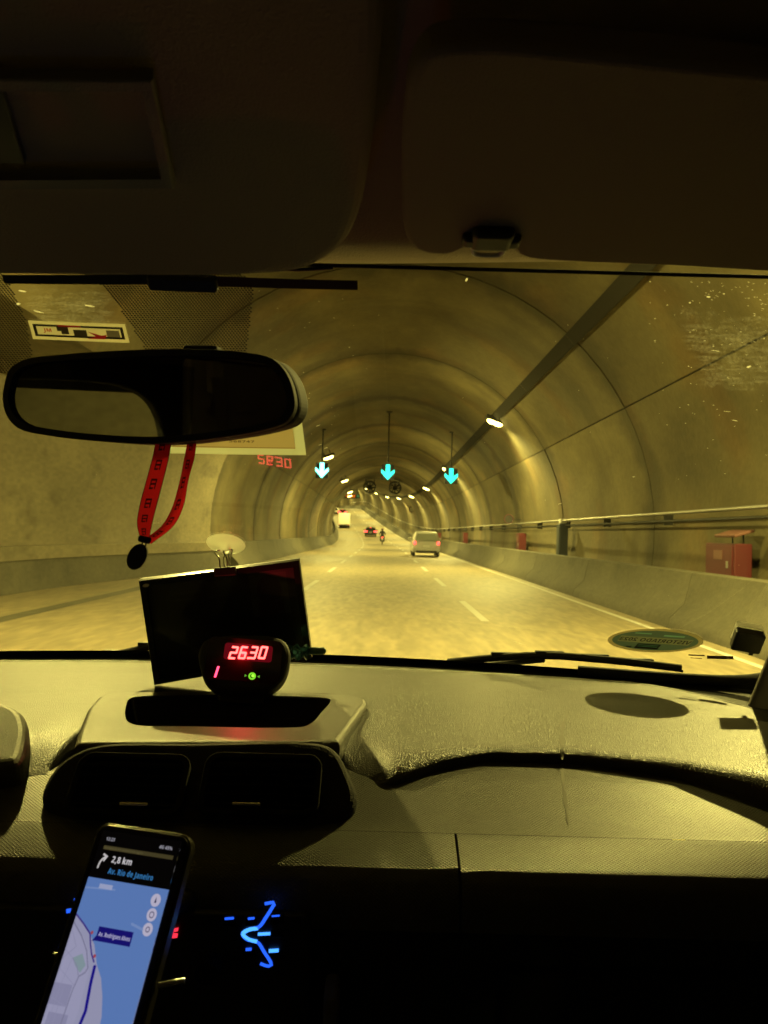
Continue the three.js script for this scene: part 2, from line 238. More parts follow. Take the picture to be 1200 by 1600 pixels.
// ------------------------------------------------------------------ lane signals: dark panel, down arrow, hanging pole
function arrowShape(s) { const a = new THREE.Shape(); a.moveTo(0, -0.42 * s); a.lineTo(0.36 * s, -0.02 * s); a.lineTo(0.36 * s, 0.16 * s); a.lineTo(0.11 * s, -0.04 * s); a.lineTo(0.11 * s, 0.42 * s); a.lineTo(-0.11 * s, 0.42 * s); a.lineTo(-0.11 * s, -0.04 * s); a.lineTo(-0.36 * s, 0.16 * s); a.lineTo(-0.36 * s, -0.02 * s); a.closePath(); return a; }
[[503, 735, 'left', 8], [606, 738, 'middle', 3.2], [705, 744, 'right', 3.2]].forEach(([px, py, which, k]) => {
  const p = atDepth(px, py, 40), t = thing('lane_signal', `green down arrow lane signal hanging over the ${which} lane`, 'signal', 'lane signals across the road', p);
  part('panel', moved(box(0.64, 0.8, 0.14, 0.03), 0, 0, -0.09), M.black, t);
  part('arrow', moved(extrude(arrowShape(0.94), 0.03), 0, 0, -0.01), glow(which === 'left' ? 0.14 : 0.02, 0.9, 0.62, k), t);
  part('hood', gridGeo(8, 1, (u, v) => V(0.34 * Math.cos(Math.PI * u), 0.12 + 0.3 * Math.sin(Math.PI * u), -0.02 + v * 0.22)), M.black, t);
  const top = VY + Math.sqrt(VR * VR - (p.x - VX) ** 2) - p.y; part('pole', rod(V(0, 0.46, -0.1), V(0, top, -0.1), 0.035), M.darkSteel, t);
  part('ceiling_plate', moved(box(0.3, 0.05, 0.3), 0, top - 0.02, -0.1), M.darkSteel, t);
});

// jet fans under the crown
[[578, 762, 'left'], [617, 763, 'right']].forEach(([px, py, which]) => {
  const p = atDepth(px, py, 88), t = thing('jet_fan', `dark jet fan under the tunnel crown, ${which} one of the pair`, 'fan', 'jet fans under the crown', p), r = 0.72;
  part('casing', moved(new THREE.LatheGeometry([[r * 0.86, -1.9], [r, -1.75], [r, 1.75], [r * 0.86, 1.9], [r * 0.8, 1.7], [r * 0.8, -1.7], [r * 0.86, -1.9]].map(([a, b]) => new THREE.Vector2(a, b)), 28), 0, 0, 0, Math.PI / 2), M.darkSteel, t);
  part('hub', moved(new THREE.CylinderGeometry(0.22, 0.22, 0.9, 16), 0, 0, 0, Math.PI / 2), M.black, t);
  for (let k = 0; k < 8; k++) part('blade', moved(moved(box(0.34, 0.16, 0.03), 0.38, 0, 0, 0.5), 0, 0, 0.3, 0, 0, k * Math.PI / 4), M.black, t);
  const top = VY + Math.sqrt(VR * VR - (p.x - bendX(88) - VX) ** 2) - p.y;
  for (const z of [-1.2, 1.2]) for (const x of [-0.5, 0.5]) part('hanger', rod(V(x, 0.5, z), V(x, top - 0.02, z), 0.04), M.darkSteel, t);
});

// variable message sign far ahead
{ const p = atDepth(547, 775, 128), t = thing('message_sign', 'far overhead message sign with orange text and a green dot', 'sign', null, p);
  part('cabinet', box(3.2, 0.75, 0.3, 0.03), M.black, t);
  const tx = canvasTex(256, 64, (c, w, h) => { c.fillStyle = '#000'; c.fillRect(0, 0, w, h); c.fillStyle = '#ff7a22'; for (let y = 0; y < 2; y++) for (let i = 0; i < 13; i++) { c.fillRect(12 + i * 18, 8 + y * 28, 12, 20); } });
  part('screen', moved(new THREE.PlaneGeometry(1.7, 0.55), 0.1, 0, 0.156), new THREE.MeshStandardMaterial({ color: 0x000000, emissive: 0xffffff, emissiveMap: tx, emissiveIntensity: 1.6 }), t);
  part('green_light', moved(new THREE.CircleGeometry(0.3, 20), -1.15, 0, 0.157), glow(0.05, 0.9, 0.1, 2.2), t);
  part('dim_green_light', moved(new THREE.CircleGeometry(0.22, 20), 1.3, 0, 0.157), glow(0.05, 0.3, 0.1, 0.5), t);
  for (const x of [-1.2, 1.2]) part('hanger', rod(V(x, 0.36, 0), V(x, 1.25, 0), 0.05), M.darkSteel, t); }

// ------------------------------------------------------------------ cabinets and signs on the right wall
function hydrant(d, y, w, h, label) { const p = along(6.02, y, d), t = thing('hydrant_cabinet', label, 'cabinet', 'red hydrant cabinets on the right wall', p);
  part('case', box(0.3, h, w, 0.02), M.redPaint, t); part('door', moved(box(0.02, h * 0.88, w * 0.9, 0.004), -0.16, 0, 0), M.redPaint, t);
  part('handle', moved(box(0.03, 0.12, 0.04), -0.18, 0, w * 0.32), M.steel, t); part('sign_plate', moved(box(0.012, h * 0.22, w * 0.3), -0.175, h * 0.22, 0), std(col(0.14, 0.06, 0.05), 0.6), t); return t; }
hydrant(13.4, 0.98, 1.15, 0.72, 'wide red hydrant cabinet nearest the taxi on the right wall');
hydrant(33.4, 1.02, 0.75, 1.0, 'red hydrant cabinet beside the round wall sign, beyond the blue cabinet');
hydrant(56, 1.05, 0.8, 1.0, 'small red hydrant cabinet on the right wall far beyond the silver car');
hydrant(79, 1.05, 0.8, 1.0, 'tiny farthest red hydrant cabinet on the right wall');
{ const p = along(6.0, 1.75, 13.2), t = thing('hose_reel', 'pale red hose reel hood above the nearest hydrant cabinet', 'hose reel', null, p);
  part('hood', moved(box(0.34, 0.05, 0.8, 0.015), -0.02, -0.24, 0.1, 0, 0, 0.3), std(col(0.14, 0.06, 0.05), 0.6), t); part('stay', moved(box(0.02, 0.2, 0.02), 0.05, -0.32, 0.3), M.darkSteel, t); part('stay', moved(box(0.02, 0.2, 0.02), 0.05, -0.32, -0.1), M.darkSteel, t); }
{ const p = along(5.98, 1.18, 25.6), t = thing('emergency_phone_cabinet', 'narrow dark blue emergency cabinet standing against the right wall', 'cabinet', null, p);
  part('case', box(0.28, 1.3, 0.42, 0.02), M.bluePaint, t); part('door', moved(box(0.02, 1.15, 0.36, 0.004), -0.15, 0, 0), M.bluePaint, t); part('top_light', moved(box(0.2, 0.14, 0.3, 0.02), 0, 0.73, 0), M.white, t); }
{ const p = atDepth(795, 811, 35), t = thing('round_sign', 'small dark round sign above the pipe on the right wall', 'sign', null, p);
  part('disc', moved(new THREE.CylinderGeometry(0.2, 0.2, 0.03, 24), 0, 0, 0, Math.PI / 2), M.darkSteel, t); part('rim', new THREE.TorusGeometry(0.2, 0.02, 8, 24), M.redPaint, t); part('arm', rod(V(0, 0, -0.02), V(0.55, 0, -0.02), 0.02), M.darkSteel, t); }
{ const p = atDepth(643, 796, 112), t = thing('speed_sign', 'far pale red-rimmed sign on the right wall of the bend', 'sign', null, p);
  part('disc', moved(new THREE.CylinderGeometry(0.42, 0.42, 0.03, 24), 0, 0, 0, Math.PI / 2), M.white, t); part('rim', moved(new THREE.TorusGeometry(0.38, 0.06, 8, 24), 0, 0, 0.02), M.redPaint, t); part('arm', rod(V(0, 0, -0.03), V(1.3, 0, -0.03), 0.03), M.darkSteel, t); }

// ------------------------------------------------------------------ vehicles
const wheelGeo = moved(new THREE.TorusGeometry(0.24, 0.085, 10, 24), 0, 0, 0, 0, Math.PI / 2), rimGeo = moved(new THREE.CylinderGeometry(0.2, 0.2, 0.1, 18), 0, 0, 0, 0, 0, Math.PI / 2);
function taperTop(g, y0, y1, k, zk = 0) { const a = g.attributes.position; for (let i = 0; i < a.count; i++) { const t = clamp((a.getY(i) - y0) / (y1 - y0), 0, 1); a.setX(i, a.getX(i) * (1 - k * t)); } g.computeVertexNormals(); return g; }
function sideExtrude(pts, width, bevel, smooth = 6) { // side profile (z forward, y up) swept across the car
  const g = extrude(smoothShape(pts.map(([z, y]) => new THREE.Vector2(z, y)), smooth), width - 2 * bevel, bevel); g.translate(0, 0, -(width - 2 * bevel) / 2); g.rotateY(Math.PI / 2); return toCreasedNormals(g.index ? g.toNonIndexed() : g, 0.7); } // shape x becomes -z: forward is -z
function makeCar(label, p, o) { // base at the rear axle line, on the road, facing -z
  const t = thing(o.name || 'car', label, o.cat || 'car', 'traffic ahead', p), w = o.w, paint = std(o.paint, 0.3, { clearcoat: 0.6 });
  const L = o.len, h = o.h, belt = o.belt;
  part('body', taperTop(sideExtrude([[0, 0.32], [0.02, belt * 0.75], [0.08, belt], [L * 0.3, belt + 0.02], [L * 0.68, belt], [L * 0.9, belt - 0.12], [L - 0.03, belt - 0.3], [L, 0.35], [L * 0.8, 0.26], [L * 0.2, 0.26]], w, 0.13), belt - 0.2, belt + 0.05, 0.04), paint, t);
  part('roof', taperTop(sideExtrude([[0.12, belt - 0.06], [0.22, belt + 0.12], [0.42, h - 0.1], [0.7, h], [L * 0.42, h], [L * 0.54, h - 0.08], [L * 0.7, belt - 0.04], [L * 0.4, belt - 0.1]], w - 0.08, 0.1), belt, h, 0.2), paint, t);
  const hw = (w - 0.08) / 2, rw = part('rear_window', gridGeo(6, 4, (u, v) => V((u - 0.5) * 2 * lerp(hw * 0.88, hw * 0.70, v) * 0.92, lerp(belt + 0.03, h - 0.12, v), lerp(-0.105, -0.395, v) + 0.03 - 0.02 * (1 - (2 * u - 1) ** 2) + 0.0)), o.window || M.carGlass, t); rw.position.z += 0.012;
  for (const s of [-1, 1]) part('side_window', gridGeo(4, 3, (u, v) => V(s * (lerp(hw * 0.985, hw * 0.83, v) + 0.004), lerp(belt + 0.04, h - 0.13, v), -lerp(lerp(0.4, 0.62, v), lerp(L * 0.64, L * 0.52, v), u))), M.carGlass, t);
  part('bumper', taperTop(moved(box(w * 0.98, 0.3, 0.2, 0.07), 0, 0.44, -0.02), 9, 10, 0), o.darkBumper ? M.black : paint, t); part('bumper_skirt', moved(box(w * 0.72, 0.16, 0.1, 0.03), 0, 0.30, 0.04), M.black, t);
  for (const s of [-1, 1]) {
    const l = part('tail_light', moved(box(o.lw || 0.2, o.lh || 0.3, 0.1, 0.03), s * (w / 2 - 0.15), belt - 0.12, 0.0), glow(1, 0.06, 0.05, o.lk), t); l.userData.label = 'red lit tail light';
    for (const z of [-0.75, -L + 0.8]) { const wh = part('wheel', wheelGeo, M.rubber, t); wh.position.set(s * (w / 2 - 0.12), 0.32, z); part('rim', rimGeo, M.steel, wh); }
    part('door_mirror', moved(box(0.2, 0.14, 0.1, 0.03), s * (w / 2 + 0.08), belt + 0.1, -L * 0.6), paint, t);
  }
  part('number_plate', moved(box(0.4, 0.14, 0.015), 0, o.plateY || belt - 0.26, 0.045), M.white, t);
  if (o.brake) part('brake_light', moved(box(0.3, 0.035, 0.04, 0.01), 0, h - 0.1, -0.34), glow(1, 0.06, 0.05, o.lk), t);
  t.rotation.x = 0; return t;
}
const onRoad = (px, py, d) => { const p = atDepth(px, py, d); p.y = bendY(d) + 0.006; return p; };
makeCar('silver hatchback with lit tail lights in the right lane, nearest car ahead', onRoad(666, 868, 46), { w: 1.72, len: 3.9, h: 1.5, belt: 0.95, paint: col(0.5, 0.5, 0.48), lk: 5, lw: 0.16, lh: 0.2, window: std(col(0.3, 0.32, 0.28), 0.12), darkBumper: false, plateY: 0.62 });
makeCar('dark car with bright red tail lights in the middle lane beyond the motorcycle', onRoad(579, 832, 114), { w: 1.76, len: 4.1, h: 1.46, belt: 0.93, paint: col(0.02, 0.02, 0.022), lk: 6, lw: 0.5, lh: 0.24, brake: true });
makeCar('far car with red brake lights on, beside the dark car', onRoad(535, 806, 178), { w: 1.76, len: 4.2, h: 1.46, belt: 0.93, paint: col(0.03, 0.02, 0.02), lk: 6, lw: 0.6, lh: 0.4, brake: true });
makeCar('far grey car with a pale roof, leftmost of the traffic ahead', onRoad(523, 806, 182), { w: 1.8, len: 4.2, h: 1.6, belt: 0.98, paint: col(0.35, 0.33, 0.3), lk: 0.8 });
{ const t = thing('delivery_van', 'white box van far ahead in the left lane', 'van', 'traffic ahead', onRoad(537, 829, 140)), wm = std(col(0.75, 0.74, 0.68), 0.5);
  part('cargo_box', moved(box(2.0, 2.1, 3.4, 0.04), 0, 1.72, -1.7), wm, t); part('cab', sideExtrude([[3.4, 0.5], [3.4, 2.2], [3.9, 2.25], [4.5, 1.5], [5.1, 1.3], [5.2, 0.5]], 1.9, 0.1, 4), wm, t);
  part('chassis', moved(box(1.7, 0.25, 4.8), 0, 0.55, -2.5), M.black, t); part('bumper', moved(box(1.9, 0.14, 0.1), 0, 0.5, 0.04), M.black, t);
  for (const s of [-1, 1]) { part('rear_door', moved(box(0.94, 1.9, 0.03, 0.01), s * 0.485, 1.72, 0.012), wm, t); part('tail_light', moved(box(0.14, 0.2, 0.05), s * 0.85, 0.62, 0.03), glow(1, 0.06, 0.05, 1), t);
    for (const z of [-1.1, -4.2]) { const wh = part('wheel', wheelGeo, M.rubber, t); wh.position.set(s * 0.82, 0.33, z); part('rim', rimGeo, M.steel, wh); } } }

// a figure from bones: tapered capsules joined smoothly, meshed with marching cubes
function figure(bones, lo, hi, cell, k) {
  const size = Math.max(hi.x - lo.x, hi.y - lo.y, hi.z - lo.z), res = Math.ceil(size / cell) + 4, mc = new MarchingCubes(res, M.black, false, false, 120000); mc.isolation = 0;
  const half = size / 2 + 2 * cell, mid = lo.clone().add(hi).multiplyScalar(0.5), p = V(), ab = V(), ap = V();
  for (let z = 0; z < res; z++) for (let y = 0; y < res; y++) for (let x = 0; x < res; x++) {
    p.set(mid.x + ((x - res / 2) / (res / 2)) * half, mid.y + ((y - res / 2) / (res / 2)) * half, mid.z + ((z - res / 2) / (res / 2)) * half); let d = 9;
    for (const [a, b, ra, rb] of bones) { ab.subVectors(b, a); ap.subVectors(p, a); const t = clamp(ap.dot(ab) / (ab.lengthSq() || 1e-9), 0, 1), e = ap.addScaledVector(ab, -t).length() - lerp(ra, rb, t); const h = clamp(0.5 + 0.5 * (d - e) / k, 0, 1); d = lerp(d, e, h) - k * h * (1 - h); }
    mc.field[x + y * res + z * res * res] = -d;
  }
  mc.update(); const n = mc.count, pos = [], g = new THREE.BufferGeometry();
  for (let i = 0; i < n; i++) pos.push(mid.x + mc.positionArray[i * 3] * half, mid.y + mc.positionArray[i * 3 + 1] * half, mid.z + mc.positionArray[i * 3 + 2] * half);
  g.setAttribute('position', new THREE.Float32BufferAttribute(pos, 3)); const w = mergeVertices(g, 1e-4); w.computeVertexNormals(); return w;
}
{ const p = onRoad(597, 851, 86), t = thing('motorcycle', 'small dark motorcycle with a red tail light in the middle lane', 'motorcycle', 'traffic ahead', p);
  for (const z of [-0.32, -1.6]) { const w = part('wheel', moved(new THREE.TorusGeometry(0.25, 0.06, 10, 24), 0, 0.31, z, 0, Math.PI / 2), M.rubber, t); part('rim', moved(new THREE.CylinderGeometry(0.2, 0.2, 0.03, 20), 0, 0.31, z, 0, 0, Math.PI / 2), M.steel, w); }
  part('fuel_tank', moved(box(0.28, 0.22, 0.5, 0.09), 0, 0.86, -1.1), M.redPaint, t); part('seat', moved(box(0.26, 0.1, 0.7, 0.05), 0, 0.82, -0.55), M.black, t);
  part('engine', moved(box(0.3, 0.35, 0.42, 0.06), 0, 0.48, -0.95), M.darkSteel, t); part('mudguard', moved(box(0.18, 0.3, 0.06, 0.02), 0, 0.6, -0.05, 0.3), M.black, t);
  part('frame', clean([rod(V(0, 0.75, -0.3), V(0, 0.45, -0.9), 0.03), rod(V(0, 0.95, -1.35), V(0, 0.45, -0.95), 0.035), rod(V(0.07, 0.31, -0.32), V(0.07, 0.5, -0.9), 0.025), rod(V(-0.07, 0.31, -0.32), V(-0.07, 0.5, -0.9), 0.025)]), M.darkSteel, t);
  part('fork', clean([rod(V(0.08, 0.31, -1.6), V(0.08, 1.0, -1.32), 0.025), rod(V(-0.08, 0.31, -1.6), V(-0.08, 1.0, -1.32), 0.025)]), M.steel, t);
  part('handlebar', tube([V(-0.38, 1.08, -1.16), V(-0.12, 1.03, -1.28), V(0.12, 1.03, -1.28), V(0.38, 1.08, -1.16)], 0.017, 12), M.steel, t);
  part('tail_light', moved(box(0.2, 0.14, 0.06, 0.03), 0, 0.78, -0.06), glow(1, 0.1, 0.05, 5), t); part('number_plate', moved(box(0.18, 0.14, 0.01), 0, 0.58, 0.01), M.white, t);
  const r = thing('person', 'motorcycle rider in dark jacket and red helmet, leaning to the handlebar', 'person', null, p.clone());
  const J = (x, y, z) => V(x, y, z), bones = [[J(0, 0.94, -0.55), J(0, 1.2, -0.62), 0.17, 0.16], [J(0, 1.2, -0.62), J(0, 1.42, -0.7), 0.17, 0.15], [J(0, 1.45, -0.72), J(0, 1.56, -0.76), 0.07, 0.065], [J(0, 1.64, -0.8), J(0, 1.7, -0.8), 0.1, 0.1]];
  for (const s of [-1, 1]) { bones.push([J(s * 0.14, 1.42, -0.7), J(s * 0.2, 1.42, -0.7), 0.09, 0.08], [J(s * 0.2, 1.42, -0.7), J(s * 0.33, 1.17, -0.86), 0.065, 0.05], [J(s * 0.33, 1.17, -0.86), J(s * 0.33, 1.1, -1.14), 0.045, 0.035], [J(s * 0.33, 1.1, -1.14), J(s * 0.33, 1.1, -1.2), 0.045, 0.04],
    [J(s * 0.1, 0.94, -0.55), J(s * 0.22, 0.84, -1.0), 0.11, 0.075], [J(s * 0.22, 0.84, -1.0), J(s * 0.2, 0.42, -0.85), 0.065, 0.045], [J(s * 0.2, 0.4, -0.85), J(s * 0.2, 0.36, -1.05), 0.05, 0.04]); }
  part('body', figure(bones, V(-0.5, 0.3, -1.3), V(0.5, 1.85, -0.3), 0.03, 0.04), std(col(0.03, 0.028, 0.03), 0.8), r);
  part('helmet', moved(new THREE.SphereGeometry(0.145, 20, 14), 0, 1.69, -0.8), M.redPaint, r); }

// ================================================================== the taxi we sit in
const CX = -0.2;                                                                // the car's centre line
const E = (x, Y, d) => V(x, 1.35 + Y, -d);                                     // from the eye: right, up, ahead
// windscreen surface: distance ahead as a function of x and height
const wsD = (x, Y) => 1.46 - (Y + 0.235) / 0.535 - 0.28 * (x - CX) ** 2;
function onGlass(px, py, off = 0) { const r = ray(px, py); let d = 1; for (let i = 0; i < 60; i++) { const p = r.clone().multiplyScalar(d / -r.z); d = lerp(d, wsD(p.x, p.y) , 0.45); } const p = r.clone().multiplyScalar((d - off) / -r.z); return p.add(EYE); }
const glassN = (p) => { const x = p.x; return V(-0.56 * (x - CX), -1 / 0.535, 1).normalize().negate().multiplyScalar(-1); };   // towards the cabin: down and back
const glassAt = (x, Y, off) => E(x, Y, wsD(x, Y) - off);
function glassPatch(pts, off, nu = 12, nv = 6) { // a four-cornered sheet lying on the glass, measured in the glass's own x and height
  const c = pts.map(([x, y]) => onGlass(x, y)), L = (k) => (u, v) => lerp(lerp(c[0][k], c[1][k], u), lerp(c[3][k], c[2][k], u), v), X = L('x'), Y = L('y');
  return gridGeo(nu, nv, (u, v) => glassAt(X(u, v), Y(u, v) - 1.35, off), (u, v) => [u, 1 - v]);
}

// ------------------------------------------------------------------ body shell round the cabin
{ const t = thing('taxi_cabin', 'dark cabin shell of the taxi with doors, pillars and side windows', 'car'), body = std(col(0.4, 0.33, 0.05), 0.35), inner = std(col(0.03, 0.028, 0.026), 0.8);
  part('roof_skin', gridGeo(12, 12, (u, v) => { const d = lerp(0.6, -2.2, v), x = CX + (u - 0.5) * 1.5; return E(x, 0.335 + 0.05 * Math.sin(Math.PI * v) - 0.06 * (2 * u - 1) ** 2, d); }), body, t);
  part('floor_pan', moved(box(1.56, 0.04, 3.6), CX, 0.28, 0.5), inner, t);
  part('firewall', moved(box(1.6, 0.78, 0.03), CX, 0.68, -1.49), inner, t);
  part('rear_panel', moved(box(1.56, 1.35, 0.04), CX, 0.95, 2.25), inner, t);
  part('bonnet', gridGeo(10, 8, (u, v) => E(CX + (u - 0.5) * 1.6, lerp(-0.3, -0.56, v * v * 0.6 + 0.4 * v) - 0.05 * (2 * u - 1) ** 2, lerp(1.5, 2.35, v))), body, t);
  part('front_end', moved(box(1.6, 0.45, 0.1, 0.04), CX, 0.56, -2.36), body, t);
  for (const s of [-1, 1]) {
    const x = CX + s * 0.79, n = s < 0 ? 'left' : 'right';
    part('door_panel', moved(box(0.06, 0.78, 3.6), x, 0.70, 0.4), inner, t);
    part('wing', moved(box(0.05, 0.5, 0.9), x, 0.66, -1.9), body, t);
    part('cant_rail', gridGeo(3, 10, (u, v) => E(CX + s * lerp(0.70, 0.80, u), lerp(0.31, 0.16, u), lerp(0.62, -2.2, v))), inner, t);
    // pillars: front, middle, rear
    part('middle_pillar', extrude(new THREE.Shape([[0.19, -0.28], [0.72, -0.28], [0.68, 0.24], [0.22, 0.24]].map((a) => new THREE.Vector2(...a))), 0.06, 0.008).rotateY(-Math.PI / 2).translate(x + 0.03 - s * 0.02, 1.35, 0), M.trim, t);
    part('rear_pillar', extrude(new THREE.Shape([[1.15, -0.28], [1.3, -0.28], [1.25, 0.24], [1.12, 0.24]].map((a) => new THREE.Vector2(...a))), 0.06, 0.008).rotateY(-Math.PI / 2).translate(x + 0.03 - s * 0.02, 1.35, 0), M.trim, t);
    if (s < 0) { const fr = new THREE.Shape([[-0.24, -0.32], [1.2, -0.32], [1.2, -0.2], [0.62, 0.3], [-0.24, 0.3]].map((a) => new THREE.Vector2(...a))); fr.holes.push(new THREE.Path(smoothShape([[1.0, -0.26], [0.86, -0.12], [0.62, 0.08], [0.46, 0.155], [0.25, 0.172], [-0.06, 0.165], [-0.13, 0.12], [-0.155, 0.0], [-0.15, -0.2], [-0.08, -0.28], [0.5, -0.285]].map((a) => new THREE.Vector2(...a)), 5).getPoints())); part('window_frame', extrude(fr, 0.012, 0.004).rotateY(Math.PI / 2).translate(x + 0.02, 1.35, 0), inner, t);
      part('seat_belt', gridGeo(2, 12, (u, v) => E(x + 0.075 + 0.02 * v, lerp(0.2, -0.3, v), lerp(-0.27, -0.32, v) - u * 0.045)), std(col(0.16, 0.15, 0.13), 0.8), t); part('belt_anchor', moved(box(0.03, 0.08, 0.05, 0.01), x + 0.06, 1.35 + 0.2, 0.3), M.trim, t); }
    part('quarter_panel', moved(box(0.05, 0.6, 0.98), x, 1.35, 1.78), inner, t);
    part('front_side_window', gridGeo(1, 4, (u, v) => E(x - s * 0.02 - s * 0.05 * u, lerp(-0.28, 0.22, u), lerp(lerp(1.1, 0.55, u), -0.22, v))), s < 0 ? M.tint : M.darkTint, t);
    part('rear_side_window', gridGeo(1, 4, (u, v) => E(x - s * 0.02 - s * 0.05 * u, lerp(-0.28, 0.22, u), lerp(-0.66, -1.2, v))), s < 0 ? M.tint : M.darkTint, t);
    for (const z of [-1.75, 1.45]) { const w = part('wheel', wheelGeo, M.rubber, t); w.position.set(CX + s * 0.74, 0.325, z); part('rim', rimGeo, M.steel, w); }
  } }
// front pillars with their black seals
for (const s of [-1, 1]) { const n = s < 0 ? 'left' : 'right', t = thing('front_pillar', `${n} windscreen pillar with grey trim and black seal`, 'pillar', 'windscreen pillars');
  const a = E(CX + s * 0.82, -0.28, 1.2), b = E(CX + s * 0.66, 0.23, 0.56), dir = b.clone().sub(a);
  const P = (u, v) => { const c = a.clone().addScaledVector(dir, v), k = u * 2 * Math.PI; return c.add(V(0.055 * Math.cos(k), 0.02 * Math.sin(k), 0.05 * Math.sin(k))); };
  part('pillar_trim', gridGeo(20, 10, P), M.trim, t);
  const c0 = E(CX + s * 0.80, -0.215, wsD(CX + s * 0.80, -0.215)), pts = [];
  for (const [u, Y] of [[0.55, -0.232], [0.7, -0.230], [0.785, -0.222], [0.815, -0.2], [0.80, -0.15], [0.74, 0], [0.66, 0.2]]) pts.push(E(CX + s * u, Y, wsD(CX + s * u, Y) - 0.012));
  part('seal', tube(pts, 0.009, 50, 8), M.rubber, t);
}

// ------------------------------------------------------------------ windscreen
const ws = thing('windscreen', 'raked glass windscreen with dotted band, dust flecks and scratches', 'windscreen');
part('pane', gridGeo(40, 24, (u, v) => { const Y = lerp(-0.255, 0.222, v), x = CX + (u - 0.5) * 2 * lerp(0.86, 0.70, v); return E(x, Y, wsD(x, Y)); }), M.glass, ws);
part('lower_black_band', gridGeo(60, 2, (u, v) => { const Y = lerp(-0.262, -0.2295, v), x = CX + (u - 0.5) * 2 * 0.86; return E(x, Y, wsD(x, Y) - 0.004); }), M.black, ws);
part('upper_seal', tube(Array.from({ length: 16 }, (_, i) => onGlass(lerp(-260, 1460, i / 15), 401 + 0.0265 * lerp(-260, 1460, i / 15), 0.004)), 0.0016, 60, 6), M.rubber, ws);
{ // printed dots of the band behind the mirror
  const inPoly = (x, y, P) => { let c = false; for (let i = 0, j = P.length - 1; i < P.length; j = i++) if ((P[i][1] > y) !== (P[j][1] > y) && x < (P[j][0] - P[i][0]) * (y - P[i][1]) / (P[j][1] - P[i][1]) + P[i][0]) c = !c; return c; };
  const left = [[-30, 400], [0, 420], [18, 450], [40, 500], [52, 560], [-30, 620]], right = [[60, 402], [330, 404], [398, 440], [384, 560], [380, 600], [250, 600], [236, 560], [200, 500], [165, 450], [125, 425]];
  const spots = []; const s = 4.9; for (let j = 0; j < 60; j++) for (let i = -8; i < 90; i++) { const x = i * s + (j % 2) * s / 2, y = 402 + j * s * 0.62; if (inPoly(x, y, left) || inPoly(x, y, right)) spots.push([x, y]); }
  const im = new THREE.InstancedMesh(new THREE.CircleGeometry(0.00105, 8), std(col(0.02, 0.02, 0.02), 0.6), spots.length), m = new THREE.Matrix4(); im.name = 'dot_matrix'; im.userData.kind = 'stuff';
  spots.forEach(([x, y], i) => { const p = onGlass(x, y, 0.002); m.copy(frame(p, V(0, -0.88, 0.47), V(1, 0, 0))); im.setMatrixAt(i, m); }); ws.add(im); im.castShadow = true; }
{ // dust flecks, chips and smears on the outside of the glass
  const gs = []; const fleck = (px, py, a, b, ang) => { const p = onGlass(px, py, -0.001), m = frame(p, V(0, -0.88, 0.47), V(1, 0, 0)); const g = new THREE.CircleGeometry(1, 6); g.scale(a, b, 1); g.rotateZ(ang); g.applyMatrix4(m); gs.push(g); };
  const K = 0.0005;
  for (let i = 0; i < 80; i++) { const t = rnd(); fleck(1200 - 190 * rnd() ** 1.3, 440 + 330 * t * t, K * rr(0.6, 2.2), K * rr(0.5, 0.9), rr(-0.5, 0.3)); }
  for (let i = 0; i < 40; i++) fleck(1090 + 150 * rnd(), 440 + 100 * rnd(), K * rr(0.6, 2.6), K * rr(0.3, 0.6), rr(-0.4, 0.2));
  for (let i = 0; i < 32; i++) fleck(rr(400, 560), 470 + 260 * rnd(), K * rr(0.5, 1.8), K * rr(0.4, 1), rr(-1, 1));
  for (let i = 0; i < 60; i++) fleck(rr(0, 1200), rr(440, 1000), K * rr(0.5, 1.3), K * rr(0.4, 0.8), rr(-1, 1));
  for (const [x, y, a, b, r] of [[1170, 573, 4.2, 3, 0.4], [990, 745, 3, 1.4, 0], [729, 437, 1.8, 4.2, -0.3], [1118, 548, 9, 0.7, -0.2], [1136, 643, 8, 0.8, -0.1], [1148, 657, 7, 1, -0.3], [1107, 464, 4, 1.6, -0.2], [1078, 473, 2, 1.6, 0], [35, 455, 7, 2, -0.2], [28, 475, 6, 2.5, 0.3], [60, 487, 9, 2, -0.3], [140, 478, 9, 2, -0.2], [497, 665, 6, 1, 0.6], [509, 700, 5, 1, 0.6], [500, 695, 5, 0.8, 0.6], [875, 787, 5, 0.9, 0.6], [815, 1006, 14, 1.2, -0.55], [806, 1003, 10, 1, -0.55]]) fleck(x, y, K * a, K * b, r);
  const d = part('dust_flecks', clean(gs), M.dust, ws); d.userData.kind = 'stuff'; }

{ // thin dried film of dust, streaked by the wipers
  const film = dataTex(512, 256, (u, v) => { const e = Math.min(u, 1 - u, v, 1 - v), a = fbm(u, v, 6, 5, 5, 801), st = fbm(u, v, 10, 70, 3, 802), g = fbm(u, v, 130, 90, 2, 803); return grey(0.22 * ss(0.45, 0.95, 0.4 * a + 0.4 * st + 0.4 * g - 0.5 * (1 - ss(0, 0.3, e)))); }), fm = std(col(0.6, 0.59, 0.54), 1.0, { alphaMap: film, transparent: true, transmission: 0.85, thickness: 0 });
  for (const [p, o] of [[[[1010, 436], [1260, 442], [1260, 640], [1060, 640]], 0.0016], [[[0, 420], [200, 425], [230, 545], [0, 545]], 0.0018]]) { const q = part('dust_film', glassPatch(p, -o), fm, ws); q.userData.kind = 'stuff'; } }

